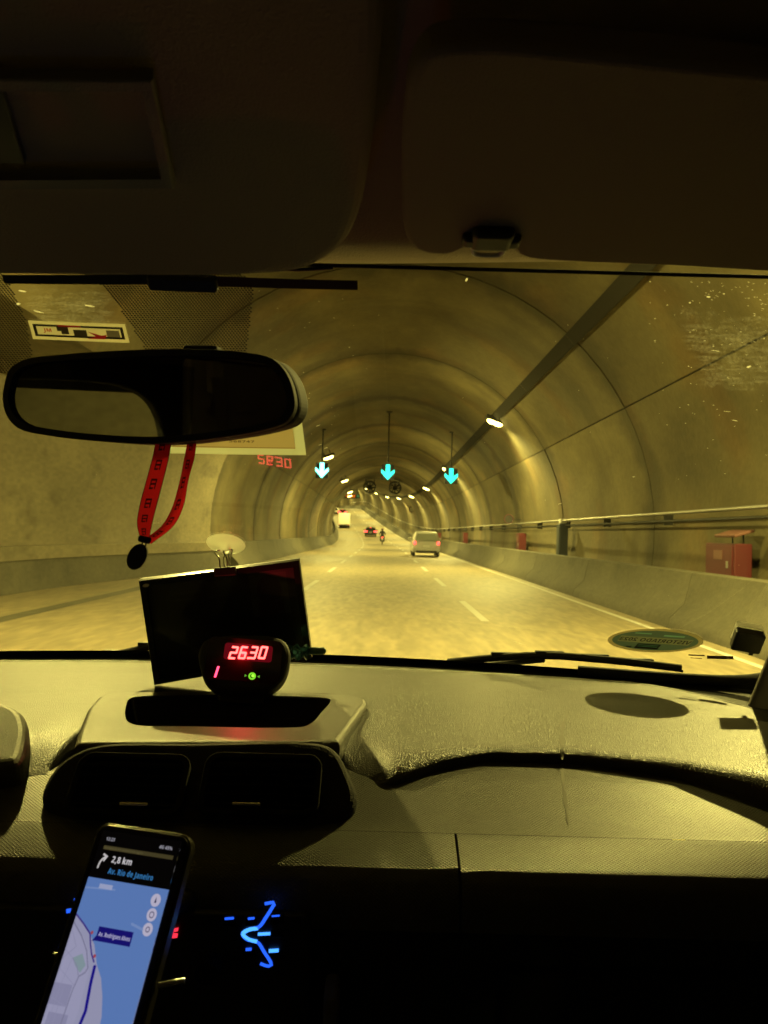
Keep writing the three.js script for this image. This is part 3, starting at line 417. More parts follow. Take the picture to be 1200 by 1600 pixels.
// stickers on the glass
{ const tx = canvasTex(512, 128, (c, w, h) => { c.fillStyle = '#d8d2b4'; c.fillRect(0, 0, w, h); c.fillStyle = '#1a1714'; c.fillRect(18, 22, w - 36, h - 44); c.fillStyle = '#cfc8ac'; c.fillRect(34, 36, w - 68, h - 72);
    c.fillStyle = '#a02a20'; c.font = 'bold 34px sans-serif'; c.fillText('JM', 70, 72); c.fillStyle = '#2a2620'; c.fillRect(140, 34, 60, 30); c.fillRect(160, 62, 40, 22); c.fillRect(225, 50, 70, 42); c.fillStyle = '#7d1420'; c.beginPath(); c.moveTo(300, 60); c.lineTo(370, 84); c.lineTo(400, 78); c.lineTo(385, 108); c.lineTo(290, 110); c.lineTo(340, 92); c.closePath(); c.fill(); c.fillRect(150, 22, 120, 12); c.fillStyle = '#5a544a'; c.fillRect(400, 46, 70, 46); });
  const p = part('windscreen_sticker', glassPatch([[46, 502], [197, 508], [204, 537], [54, 531]], 0.003), std(col(1, 1, 1), 0.9, { map: tx, transmission: 0.5, thickness: 0 }), scene); tag(p, 'pale rectangular sticker with dark border and red print above the mirror', 'sticker'); }
{ const tx = canvasTex(512, 256, (c, w, h) => { c.clearRect(0, 0, w, h); c.translate(w, 0); c.scale(-1, 1); // read from outside
    c.fillStyle = '#b9ac84'; c.beginPath(); c.ellipse(256, 128, 254, 126, 0, 0, 7); c.fill(); c.fillStyle = '#5a706c'; c.beginPath(); c.ellipse(256, 128, 232, 106, 0, 0, 7); c.fill();
    c.fillStyle = '#7fb0a6'; c.fillRect(120, 60, 110, 14); c.fillRect(300, 52, 90, 10); c.fillStyle = '#868c78'; c.fillRect(60, 92, 392, 62); c.fillStyle = '#151b1a'; c.font = 'bold 50px sans-serif'; c.textAlign = 'center'; c.fillText('VISTORIADO 2023', 256, 142, 390);
    c.fillStyle = '#101414'; c.fillRect(200, 164, 130, 56); c.fillStyle = '#4f7f78'; c.fillRect(210, 176, 110, 5); c.fillRect(210, 192, 110, 5); c.fillStyle = '#101414'; c.fillRect(350, 200, 30, 14); });
  const c0 = onGlass(1021, 1001), ax = onGlass(1099, 1003).x - c0.x, ay = onGlass(1021, 981.5).y - c0.y;
  const g = gridGeo(40, 6, (u, v) => { const a = u * 2 * Math.PI; return glassAt(c0.x + ax * v * Math.cos(a), c0.y - 1.35 + ay * v * Math.sin(a), 0.003); }, (u, v) => [0.5 + 0.5 * v * Math.cos(u * 2 * Math.PI), 0.5 + 0.5 * v * Math.sin(u * 2 * Math.PI)]);
  const s = part('inspection_sticker', g, std(col(1, 1, 1), 0.9, { map: tx, transmission: 0.28, thickness: 0 }), scene); tag(s, 'oval teal inspection sticker with mirrored lettering low on the windscreen', 'sticker');
  const q = part('windscreen_marking', clean([[1075, 1022, 1100, 1024], [1078, 1027, 1096, 1028], [1104, 1024, 1145, 1029]].map(([x0, y0, x1, y1]) => glassPatch([[x0, y0], [x1, y0 + 1], [x1, y1 + 1], [x0, y1]], 0.002, 3, 1))), std(col(0.12, 0.06, 0.04), 0.7), scene); tag(q, 'small dark printed glass marking right of the oval sticker', 'marking'); }
{ // clear sleeve with a permit behind the mirror
  const t = thing('permit_sleeve', 'clear plastic sleeve with a tan permit stuck to the windscreen behind the mirror', 'sleeve');
  const tx = canvasTex(256, 256, (c, w, h) => { c.fillStyle = '#c4b48c'; c.fillRect(0, 0, w, h); c.fillStyle = '#7d6a3e'; c.fillRect(0, h - 5, w, 3); c.fillStyle = '#4b3d22'; c.font = 'bold 15px monospace'; c.fillText('568747', 118, 228); });
  part('permit', glassPatch([[270, 612], [452, 612], [463, 702], [270, 699]], 0.004), std(col(1, 1, 1), 0.8, { map: tx, transmission: 0.55, thickness: 0 }), t);
  part('sleeve_edge', clean([glassPatch([[450, 612], [466, 612], [479, 712], [462, 702]], 0.0045, 2, 10), glassPatch([[268, 699], [463, 702], [479, 712], [268, 709]], 0.0047, 12, 2)]), std(col(0.85, 0.95, 0.78), 0.7, { transmission: 0.6, thickness: 0 }), t); }
// toll tag
{ const p = onGlass(1168, 1001, 0.014), t = thing('toll_tag', 'black toll tag box stuck to the lower right corner of the windscreen', 'toll tag'); setFrame(t, frame(p, V(-0.2, -0.5, 0.85), V(1, -0.05, 0)));
  part('case', box(0.041, 0.034, 0.016, 0.004), M.black, t); part('adhesive_pad', moved(box(0.036, 0.03, 0.012), 0.001, 0.003, -0.013), M.dust, t); part('clip', moved(box(0.006, 0.012, 0.006, 0.001), 0.012, -0.02, -0.004), M.black, t); }
// antenna bar with its lead
{ const t = thing('stick_on_antenna', 'long black stick-on antenna bar across the top of the windscreen', 'antenna');
  part('left_strip', clean([glassPatch([[8, 433], [240, 432], [240, 446], [12, 445]], 0.006, 10, 2), glassPatch([[8, 433], [240, 432], [240, 446], [12, 445]], 0.003, 10, 2)]), M.rubber, t);
  part('right_strip', clean([glassPatch([[332, 435], [559, 442], [559, 455], [332, 449]], 0.006, 10, 2), glassPatch([[332, 435], [559, 442], [559, 455], [332, 449]], 0.003, 10, 2)]), M.rubber, t);
  const b = new THREE.Group(), p = onGlass(286, 442, 0.007); const c = part('amplifier', box(0.0575, 0.014, 0.009, 0.003), M.black, t); setFrame(c, frame(p, V(0, -0.7, 0.7), V(1, -0.02, 0)));
  part('lead', tube([[290, 432], [310, 422], [350, 417], [420, 419], [470, 421], [520, 418]].map(([x, y]) => onGlass(x, y, 0.006)), 0.0016, 30, 6), M.black, t); }

// ------------------------------------------------------------------ roof lining
const RL = [[0.655, 0.228], [0.63, 0.222], [0.60, 0.226], [0.57, 0.238], [0.52, 0.254], [0.44, 0.268], [0.3, 0.282], [0.0, 0.295], [-1.2, 0.29], [-2.2, 0.2]];   // distance ahead, height over the eye
const roofY = (d) => interp(RL.slice().reverse(), d);
{ const t = thing('headliner', 'beige fabric roof lining above the windscreen', 'roof lining');
  part('lining', gridGeo(30, RL.length - 1, (u, v, i, j) => { const x = CX + (u - 0.5) * 1.5, w = 0.28 * (x - CX) ** 2; return E(x, RL[j][1] - 0.05 * (2 * u - 1) ** 4 + (j < 3 ? 0 : 0), RL[j][0] - w * ss(0.3, 0.6, RL[j][0])); }, (u, v, q) => [q.x, q.z]), M.headliner, t);
  // padded bulge in the middle, rounded at its corner
  const m = frame(E(-0.3, 0.243, 0.45), V(0, -0.985, 0.2), V(1, 0, 0));
  const pts = outline([[-420, 392], [-100, 393], [200, 396], [400, 394], [480, 384], [535, 350], [562, 300], [578, 220], [590, 100], [600, -60], [590, -140], [-420, -140]], m);
  const o = part('centre_pad', extrude(smoothShape(pts, 5), 0.012, 0.011), M.headliner, t); m.decompose(o.position, o.quaternion, o.scale); }
{ // map-light console set in the pad
  const m = frame(E(-0.3, 0.2150, 0.455), V(0, -0.985, 0.2), V(1, 0, 0)), t = thing('overhead_console', 'dark overhead console panel set into the roof lining at upper left', 'console'); setFrame(t, m);
  const o = outline([[-150, 106], [240, 110], [274, 282], [-150, 284]], m), i = outline([[-140, 122], [228, 124], [258, 268], [-140, 270]], m);
  const s = new THREE.Shape(o); s.holes.push(new THREE.Path(i)); part('bezel', extrude(s, 0.005, 0.0015), M.trim, t);
  part('recessed_panel', moved(new THREE.ShapeGeometry(new THREE.Shape(i)), 0, 0, -0.004), M.lens, t);
  const k = outline([[-140, 130], [2, 132], [40, 252], [-140, 252]], m); part('lamp_lens', moved(extrude(new THREE.Shape(k), 0.004, 0.001), 0, 0, -0.003), std(col(0.06, 0.055, 0.05), 0.3), t); }
{ // passenger's visor, folded up
  const m = frame(E(0.16, 0.226, 0.44), V(0, -0.99, 0.13), V(1, 0, 0)), t = thing('sun_visor', 'dark sun visor folded up against the roof on the right', 'sun visor'); setFrame(t, m);
  const o = outline([[632, 335], [628, 250], [632, 150], [642, 85], [672, 45], [740, 34], [900, 46], [1050, 62], [1250, 82], [1420, 100], [1440, 250], [1420, 410], [1250, 404], [1050, 392], [900, 386], [826, 380], [806, 371], [795, 360], [735, 360], [722, 366], [700, 374], [668, 372], [645, 362]], m);
  part('visor_board', extrude(smoothShape(o, 4), 0.008, 0.005), M.visor, t);
  const c = onPlane(768, 352, E(0.16, 0.222, 0.44), V(0, -0.99, 0.13)).applyMatrix4(m.clone().invert());
  const q = thing('visor_clip', 'dark visor clip with a pale U-shaped hook above the windscreen', 'clip'); setFrame(q, m); q.translateX(c.x); q.translateY(c.y); q.translateZ(0.008);
  part('clip_body', clean([box(0.04, 0.013, 0.022, 0.004), moved(box(0.029, 0.024, 0.024, 0.005), 0, 0.003, 0)]), M.black, q);
  part('hook', tube([V(-0.012, -0.006, 0.006), V(-0.010, -0.018, 0.006), V(-0.007, -0.022, 0.006), V(0.007, -0.022, 0.006), V(0.010, -0.018, 0.006), V(0.012, -0.006, 0.006)], 0.0019, 24, 6), M.white, q); }

// ------------------------------------------------------------------ rear-view mirror
{ const n = V(-0.235, -0.072, 0.965).normalize(), m = frame(atDepth(238, 622, 0.665), n, V(1, -0.02, 0)), t = thing('rear_view_mirror', 'black-rimmed rear-view mirror on the windscreen', 'mirror'); setFrame(t, m);
  const O = [[14, 606], [22, 580], [44, 564], [100, 556], [200, 549], [300, 547], [385, 552], [430, 562], [452, 585], [463, 615], [464, 640], [452, 660], [420, 672], [340, 686], [250, 694], [170, 691], [80, 681], [36, 670], [18, 650], [12, 625]];
  const o = outline(O, m), c = o.reduce((a, b) => a.add(b), new THREE.Vector2()).divideScalar(o.length), inner = o.map((p) => new THREE.Vector2(c.x + (p.x - c.x) * 0.962, c.y + (p.y - c.y) * 0.885));
  const s = smoothShape(o, 4); s.holes.push(new THREE.Path(smoothShape(inner, 4).getPoints())); part('rim', extrude(s, 0.006, 0.0014), M.rubber, t);
  part('reflecting_glass', moved(new THREE.ShapeGeometry(smoothShape(inner, 4)), 0, 0, 0.003), M.mirror, t);
  part('housing', moved(extrude(smoothShape(o, 4), 0.016, 0.008), 0, 0, -0.025), M.rubber, t);
  const g = onGlass(300, 600, 0.004).applyMatrix4(m.clone().invert()); part('stem', clean([rod(V(0.02, 0.01, -0.03), g, 0.008), moved(new THREE.SphereGeometry(0.014, 14, 10), 0.02, 0.012, -0.03)]), M.rubber, t);
  part('top_boss', moved(box(0.032, 0.008, 0.014, 0.003), 0.04, 0.0432, -0.012, 0, 0, -0.01), M.rubber, t); }
// lanyard round the mirror with an oval tag
{ const t = thing('lanyard', 'red printed lanyard hanging from the rear-view mirror', 'lanyard');
  const tx = canvasTex(128, 512, (c, w, h) => { c.fillStyle = '#d3202a'; c.fillRect(0, 0, w, h); c.fillStyle = 'rgba(40,4,10,0.35)'; for (let i = 0; i < h; i += 4) c.fillRect(0, i, w, 1); c.fillStyle = '#4a0710'; c.fillRect(0, 0, 6, h); c.fillRect(w - 6, 0, 6, h); c.fillStyle = '#3a0a12'; for (let k = 0; k < 6; k++) { const y = 30 + k * 82; c.fillRect(38, y, 46, 9); c.fillRect(38, y, 9, 44); c.fillRect(75, y, 9, 44); c.fillRect(38, y + 18, 46, 8); c.fillRect(38, y + 36, 30, 8); } });
  const red = std(col(1, 1, 1), 0.75, { map: tx, sheen: 0.4, transmission: 0.5, thickness: 0 });
  const ribbon = (L, R, dl, dr) => { const cl = new THREE.CatmullRomCurve3(L.map(([x, y], i) => atDepth(x, y, dl[i]))), cr = new THREE.CatmullRomCurve3(R.map(([x, y], i) => atDepth(x, y, dr[i]))); return gridGeo(4, 40, (u, v) => { const a = cl.getPoint(v), b = cr.getPoint(v); return a.lerp(b, u).add(V(0, 0, 0.0012 * Math.sin(Math.PI * u))); }, (u, v) => [u, 1 - v]); };
  const D = (a, n) => Array.from({ length: n }, (_, i) => a[0] + (a[1] - a[0]) * i / (n - 1));
  part('strap', ribbon([[246, 676], [238, 715], [228, 752], [218, 790], [214, 818], [219, 842]], [[270, 676], [264, 715], [255, 752], [245, 790], [238, 818], [233, 843]], D([0.672, 0.662], 6), D([0.676, 0.664], 6)), red, t);
  part('strap', ribbon([[296, 676], [288, 715], [281, 750], [268, 795], [252, 822], [228, 841]], [[309, 676], [304, 715], [295, 748], [287, 790], [271, 822], [236, 850]], D([0.684, 0.664], 6), D([0.678, 0.661], 6)), red, t);
  part('knot', moved(box(0.011, 0.006, 0.005, 0.002), ...atDepth(226, 843, 0.661).toArray(), 0, 0, -0.2), M.rubber, t);
  part('link', tube([[226, 842], [221, 852], [219, 858], [225, 858], [228, 850], [226, 842]].map(([x, y], i) => atDepth(x, y, 0.66 - (i % 2) * 0.001)), 0.0007, 24, 6), M.darkSteel, t);
  const o = part('tag', clean([moved(new THREE.CylinderGeometry(0.0098, 0.0098, 0.0025, 28), 0, 0, 0, Math.PI / 2).scale(0.8, 1.2, 1)]), M.rubber, t); o.position.copy(atDepth(214.5, 870, 0.66)); o.rotation.z = -0.42; }

// ------------------------------------------------------------------ dashboard
const dash = thing('dashboard', 'grained grey dashboard with centre tray, dark vents and textured shelf', 'dashboard');
const EDGE = [[-300, 1222, -0.25], [-60, 1228, -0.255], [40, 1240, -0.268], [75, 1252, -0.272], [104, 1205, -0.25], [150, 1160, -0.240], [505, 1158, -0.240], [532, 1195, -0.25], [556, 1258, -0.272], [590, 1240, -0.262], [620, 1224, -0.252], [700, 1192, -0.243], [760, 1181, -0.241], [900, 1185, -0.241], [1050, 1205, -0.243], [1200, 1240, -0.247], [1330, 1280, -0.25]].map(([x, y, Y]) => { const p = atHeight(x, y, Y); return [p.x, -p.z, Y]; });
EDGE[0][0] = -1.03;
const soft = (k) => { const p = EDGE.map((e) => [e[0], e[k]]); return (x) => { let a = 0, n = 0; for (let i = -4; i <= 4; i++) { const w = 5 - Math.abs(i); a += w * interp(p, x + i * 0.004); n += w; } return a / n; }; }, edgeD = soft(1), edgeY = soft(2);
const farD = (x) => 1.345 - 0.2 * (x - CX) ** 2 - (x > 0.36 ? 0.17 * ((Math.min(x, 0.56) - 0.36) / 0.18) ** 3 + Math.max(0, x - 0.56) * 0.6 : 0);
const roundLen = (x) => { const y = -edgeY(x); return lerp(0.022, 0.15, ss(0.243, 0.27, y)); };
function padY(x, d) { const e = edgeD(x), L = roundLen(x), t = clamp((e + L - d) / L, 0, 1), top = -0.2335 + 0.004 * Math.sin(clamp((d - e) / (farD(x) - e), 0, 1) * Math.PI); const hump = ss(-0.335, -0.315, x) * (1 - ss(-0.075, -0.055, x)) * ss(edgeD(x) + 0.02, edgeD(x) + 0.035, d) * (1 - ss(1.06, 1.085, d)); return top - 0.045 * hump - (top - edgeY(x)) * (1 - Math.sqrt(Math.max(0, 1 - t * t * 0.98))) / (1 - Math.sqrt(0.02)); }
part('top_pad', gridGeo(240, 46, (u, v) => { const x = lerp(-1.02, 0.66, u), e = edgeD(x), f = farD(x); if (v > 0.94) { const k = (v - 0.94) / 0.06; return E(x, edgeY(x) - 0.002 - 0.05 * k, e - 0.001 * Math.sin(k * 3) + 0.006 * k); } const w = v / 0.94, d = lerp(f, e, 1 - (1 - w) ** 1.5); return E(x, padY(x, d), d); }, (u, v, q) => [q.x, q.z]), M.dash, dash);
part('cowl', gridGeo(40, 1, (u, v) => { const x = lerp(-1.04, 0.68, u); return E(x, -0.243, lerp(farD(x) - 0.02, 1.5 - 0.28 * (x - CX) ** 2, v)); }), M.rubber, dash);
part('pad_rear_lip', gridGeo(60, 6, (u, v) => { const x = lerp(-1.02, 0.64, u), a = v * Math.PI; return E(x, -0.2365 + 0.0045 * Math.sin(a), farD(x) - 0.012 * Math.cos(a) - 0.002); }), M.dashSmooth, dash);
// shelf below the step, its rolled front edge, and the fascia under it
const shelfProfile = [[0.90, -0.2435], [0.80, -0.2515], [0.712, -0.2695], [0.706, -0.2705]], rollProfile = [[0.7055, -0.2707], [0.70, -0.2722], [0.685, -0.2775], [0.668, -0.2845], [0.656, -0.2935], [0.650, -0.306], [0.648, -0.33]];
const sheet = (prof, x0, x1, n) => gridGeo(n, prof.length - 1, (u, v, i, j) => E(lerp(x0, x1, u), prof[j][1], prof[j][0]), (u, v, q) => [q.x, -q.z + q.y], false, 0);
const seam = atHeight(712, 1318, -0.278).x;
part('shelf_panel', sheet(shelfProfile, -0.9, 0.66, 60), M.weave, dash);
part('front_roll', sheet(rollProfile, seam + 0.0012, 0.66, 30), M.weave, dash);
part('front_roll', sheet(rollProfile, -0.9, seam - 0.0012, 40), M.weave, dash);
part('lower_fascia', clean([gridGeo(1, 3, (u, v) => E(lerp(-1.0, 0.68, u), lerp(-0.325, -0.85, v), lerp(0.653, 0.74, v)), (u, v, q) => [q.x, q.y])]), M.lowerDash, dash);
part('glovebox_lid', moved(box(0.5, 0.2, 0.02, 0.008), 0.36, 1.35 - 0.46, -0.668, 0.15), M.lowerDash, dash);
part('centre_stack_edge', moved(box(0.012, 0.3, 0.03, 0.004), atDepth(519, 1580, 0.655).x, 1.35 - 0.52, -0.66, 0.12), M.trim, dash);
// centre panel with the tray
{ const m = new THREE.Matrix4().makeRotationX(-Math.PI / 2).setPosition(E(0, -0.240, 0)), Y = -0.2185, P = (l) => l.map(([x, y]) => { const p = atHeight(x, y, Y); return new THREE.Vector2(p.x, -p.z); });
  const outer = P([[116, 1162], [122, 1140], [136, 1106], [152, 1088], [172, 1081], [300, 1078], [450, 1080], [550, 1085], [572, 1091], [574, 1099], [556, 1122], [531, 1156], [505, 1159], [300, 1160], [150, 1161]]);
  const hole = P([[186, 1104], [192, 1092], [206, 1087], [300, 1084], [420, 1085], [505, 1088], [523, 1091], [526, 1096], [512, 1114], [498, 1130], [480, 1138], [440, 1140], [300, 1138], [210, 1136], [190, 1130], [184, 1118]]);
  const s = new THREE.Shape(outer), hp = smoothShape(hole, 4); s.holes.push(new THREE.Path(hp.getPoints()));
  const o = part('centre_panel', extrude(s, 0.0135, 0.008, { bevelSegments: 6 }), M.dashSmooth, dash); m.decompose(o.position, o.quaternion, o.scale);
  const hpts = hp.getPoints(), gw = gridGeo(hpts.length, 4, (u, v, i) => { const p = hpts[i % hpts.length], c = new THREE.Vector2(atHeight(350, 1110, Y).x, -atHeight(350, 1110, Y).z), k = 1 - 0.1 * v; return E(c.x + (p.x - c.x) * k, lerp(-0.2195, -0.256, v), c.y + (p.y - c.y) * k); });
  part('tray_wall', gw, M.gloss, dash);
  const c = atHeight(350, 1110, Y); part('tray_floor', moved(new THREE.ShapeGeometry(new THREE.Shape(hpts.map((p) => new THREE.Vector2(c.x + (p.x - c.x) * 0.9, -c.z + (p.y + c.z) * 0.9)))), 0, 1.35 - 0.2558, 0, -Math.PI / 2), M.gloss, dash);
}
// vent pod
{ const m = frame(E(-0.2, -0.246, 0.735), V(0, 0.72, 0.69), V(1, 0, 0)), O = [[62, 1242], [84, 1196], [120, 1170], [160, 1158], [300, 1156], [495, 1156], [524, 1168], [546, 1205], [558, 1245], [545, 1274], [505, 1294], [430, 1303], [300, 1306], [180, 1305], [115, 1290], [76, 1268]];
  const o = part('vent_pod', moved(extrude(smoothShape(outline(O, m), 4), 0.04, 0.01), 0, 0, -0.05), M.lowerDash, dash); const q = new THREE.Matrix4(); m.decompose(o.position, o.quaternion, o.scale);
  const g = o.geometry; g.translate(0, 0, 0);
  for (const [x0, x1, tx] of [[118, 292, 215], [318, 500, 388]]) {
    const c = outline([[(x0 + x1) / 2, 1232]], m)[0], w = (x1 - x0) / F * 0.74;
    const f = part('air_vent', moved(extrude((() => { const s = roundRect(w, 0.062, 0.014); s.holes.push(new THREE.Path(roundRect(w - 0.012, 0.05, 0.01).getPoints())); return s; })(), 0.006, 0.001), c.x, c.y, 0.004), M.vent, o);
    for (let k = -2; k <= 2; k++) part('slat', moved(box(w - 0.012, 0.002, 0.014), c.x, c.y + k * 0.0095, 0.006, 0.4), M.vent, o);
    const tp = outline([[tx, 1271]], m)[0]; part('vent_tab', moved(box(0.026, 0.003, 0.006, 0.0012), tp.x, tp.y, 0.016), M.chrome, o);
  } }
// instrument hood at the far left
{ const m = frame(E(-0.45, -0.235, 0.75), V(0.05, 0.93, 0.36), V(1, 0, 0)), O = [[-420, 1095], [-200, 1092], [-40, 1096], [14, 1103], [36, 1116], [45, 1138], [42, 1170], [30, 1196], [0, 1203], [-200, 1206], [-420, 1206]];
  const o = part('instrument_hood', moved(extrude(smoothShape(outline(O, m), 4), 0.05, 0.01), 0, 0, -0.055), M.dashSmooth, dash); m.decompose(o.position, o.quaternion, o.scale);
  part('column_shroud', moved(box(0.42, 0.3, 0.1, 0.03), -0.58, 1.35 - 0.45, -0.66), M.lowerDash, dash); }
// chalky scuffs on the pad and the shelf
{ const streak = (pts, Y, surf, w) => { const c = new THREE.CatmullRomCurve3(pts.map(([x, y]) => atHeight(x, y, Y))); return gridGeo(1, 24, (u, v) => { const p = c.getPoint(v), k = w * (0.4 + 0.6 * Math.sin(Math.PI * v)) * (0.7 + 0.3 * Math.sin(v * 23)); p.x += (u - 0.5) * k; p.y = 1.35 + surf(p.x, -p.z) + 0.0005; return p; }); }, shelf = (x, d) => interp(shelfProfile.slice().reverse(), d);
  part('scuff_mark', clean([streak([[887, 1118], [880, 1135], [878, 1160], [879, 1174]], -0.2315, padY, 0.006), streak([[866, 1142], [874, 1134], [884, 1126]], -0.2315, padY, 0.003)]), std(col(0.09, 0.088, 0.075), 0.75), dash);
  part('scuff_mark', clean([streak([[878, 1210], [879, 1232], [884, 1262], [889, 1282]], -0.262, shelf, 0.004)]), std(col(0.10, 0.098, 0.085), 0.75), dash); }

// wipers outside, at the foot of the glass
{ const wiper = (label, pts, arm) => { const t = thing('windscreen_wiper', label, 'wiper', 'wipers at the foot of the windscreen'); const P = pts.map(([x, y]) => onGlass(x, y, -0.012)); part('blade', tube(P, 0.006, 40, 6), M.rubber, t); part('rubber_lip', tube(P.map((p) => p.clone().add(V(0, -0.004, 0.006))), 0.0025, 40, 5), M.rubber, t); part('arm', tube(arm.map(([x, y]) => onGlass(x, y, -0.026)), 0.006, 20, 6), M.black, t); for (let k = 1; k < 5; k++) { const q = new THREE.CatmullRomCurve3(P).getPoint(k / 5); part('bridge', moved(box(0.05, 0.007, 0.012, 0.002), q.x, q.y + 0.003, q.z - 0.008), M.black, t); } };
  wiper('right wiper blade lying along the foot of the windscreen', [[700, 1034], [790, 1026], [860, 1024], [930, 1029], [1000, 1036], [1065, 1044]], [[560, 1050], [700, 1044], [850, 1030]]);
  wiper('left wiper blade whose tip shows beside the licence holder', [[-200, 1040], [0, 1033], [120, 1028], [180, 1022], [235, 1010], [300, 1000]], [[-150, 1060], [0, 1050], [120, 1036]]); }

// ------------------------------------------------------------------ things standing on the dashboard
{ // licence holder: black-framed sheet hung from a suction cup
  const tl = atDepth(219, 905, 1.07), tr = atDepth(468, 873, 1.055), bl = atDepth(243, 1067, 1.125), x = tr.clone().sub(tl), y = tl.clone().sub(bl), n = x.clone().cross(y).normalize(), m = frame(tl, n, x), w = x.length(), t = thing('licence_holder', 'black-framed licence card holder tilted behind the taxi meter', 'card holder'); setFrame(t, m);
  const C = outline([[219, 905], [468, 873], [488, 1024], [243, 1067]], m), cx = C.reduce((a, b) => a.clone().add(b)).divideScalar(4), I = C.map((p) => new THREE.Vector2(cx.x + (p.x - cx.x) * 0.93, cx.y + (p.y - cx.y) * 0.9));
  const s = new THREE.Shape(C); s.holes.push(new THREE.Path(I)); part('frame', extrude(s, 0.006, 0.0012), M.gloss, t);
  part('backing', moved(extrude(new THREE.Shape(C), 0.003), 0, 0, -0.004), M.black, t);
  const tx = canvasTex(512, 384, (c, W2, H2) => { c.fillStyle = '#15140f'; c.fillRect(0, 0, W2, H2); c.fillStyle = '#1f1e19'; c.fillRect(60, 40, 300, 320); c.fillStyle = '#2c2b24'; c.fillRect(200, 24, 90, 70); c.fillRect(80, 50, 100, 14); c.fillRect(80, 80, 90, 10); c.fillStyle = '#3a3730'; c.fillRect(350, 20, 130, 180); c.fillStyle = '#2a0f0a'; c.beginPath(); c.ellipse(415, 90, 42, 62, 0, 0, 7); c.fill(); c.fillRect(372, 140, 86, 60); });
  const g = new THREE.BufferGeometry(); const q = (p) => [p.x, p.y, 0.002]; g.setAttribute('position', new THREE.Float32BufferAttribute([...q(I[0]), ...q(I[1]), ...q(I[2]), ...q(I[3])], 3)); g.setAttribute('uv', new THREE.Float32BufferAttribute([0, 1, 1, 1, 1, 0, 0, 0], 2)); g.setIndex([0, 2, 1, 0, 3, 2]); g.computeVertexNormals(); part('licence_card', g, std(col(1, 1, 1), 0.5, { map: tx }), t);
  part('cover_sheet', moved(new THREE.ShapeGeometry(new THREE.Shape(I)), 0, 0, 0.0045), M.clear, t);
  part('corner_rivet', moved(new THREE.CylinderGeometry(0.0028, 0.0028, 0.002, 14).scale(1.6, 1, 0.8), ...outline([[231, 911]], m)[0].toArray(), 0.0085, Math.PI / 2), M.white, t);
  const c = thing('suction_cup', 'clear suction cup on the windscreen holding the licence holder', 'suction cup'), sc = onGlass(353, 850, 0.006); setFrame(c, frame(sc, V(0, -0.85, 0.53), V(1, 0, 0)));
  part('cup', new THREE.LatheGeometry([[0.0008, 0.012], [0.006, 0.012], [0.007, 0.007], [0.016, 0.004], [0.026, 0.0006], [0.0265, 0]].map(([a, b]) => new THREE.Vector2(a, b)), 36).rotateX(Math.PI / 2), std(col(0.9, 0.95, 0.85), 0.5, { transmission: 0.85, thickness: 0, ior: 1.45 }), c);
  const k = thing('binder_clip', 'small binder clip joining the licence holder to the suction cup', 'clip'), B = (a) => a.map(([px, py], i) => atDepth(px, py, 1.05 - 0.004 * Math.sin(i)));
  part('wire_handle', tube(B([[344, 886], [342, 872], [336, 864], [340, 860], [350, 861], [352, 866], [349, 874], [351, 886]]), 0.0012, 40, 6), M.chrome, k); part('wire_handle', tube(B([[356, 885], [354, 872], [349, 860], [354, 856], [362, 858], [361, 866], [358, 874], [359, 884]]), 0.0012, 40, 6), M.chrome, k);
  part('jaw', moved(box(0.03, 0.012, 0.009, 0.002), ...atDepth(352, 893, 1.052).toArray(), 0, 0, 0.1), M.black, k); }
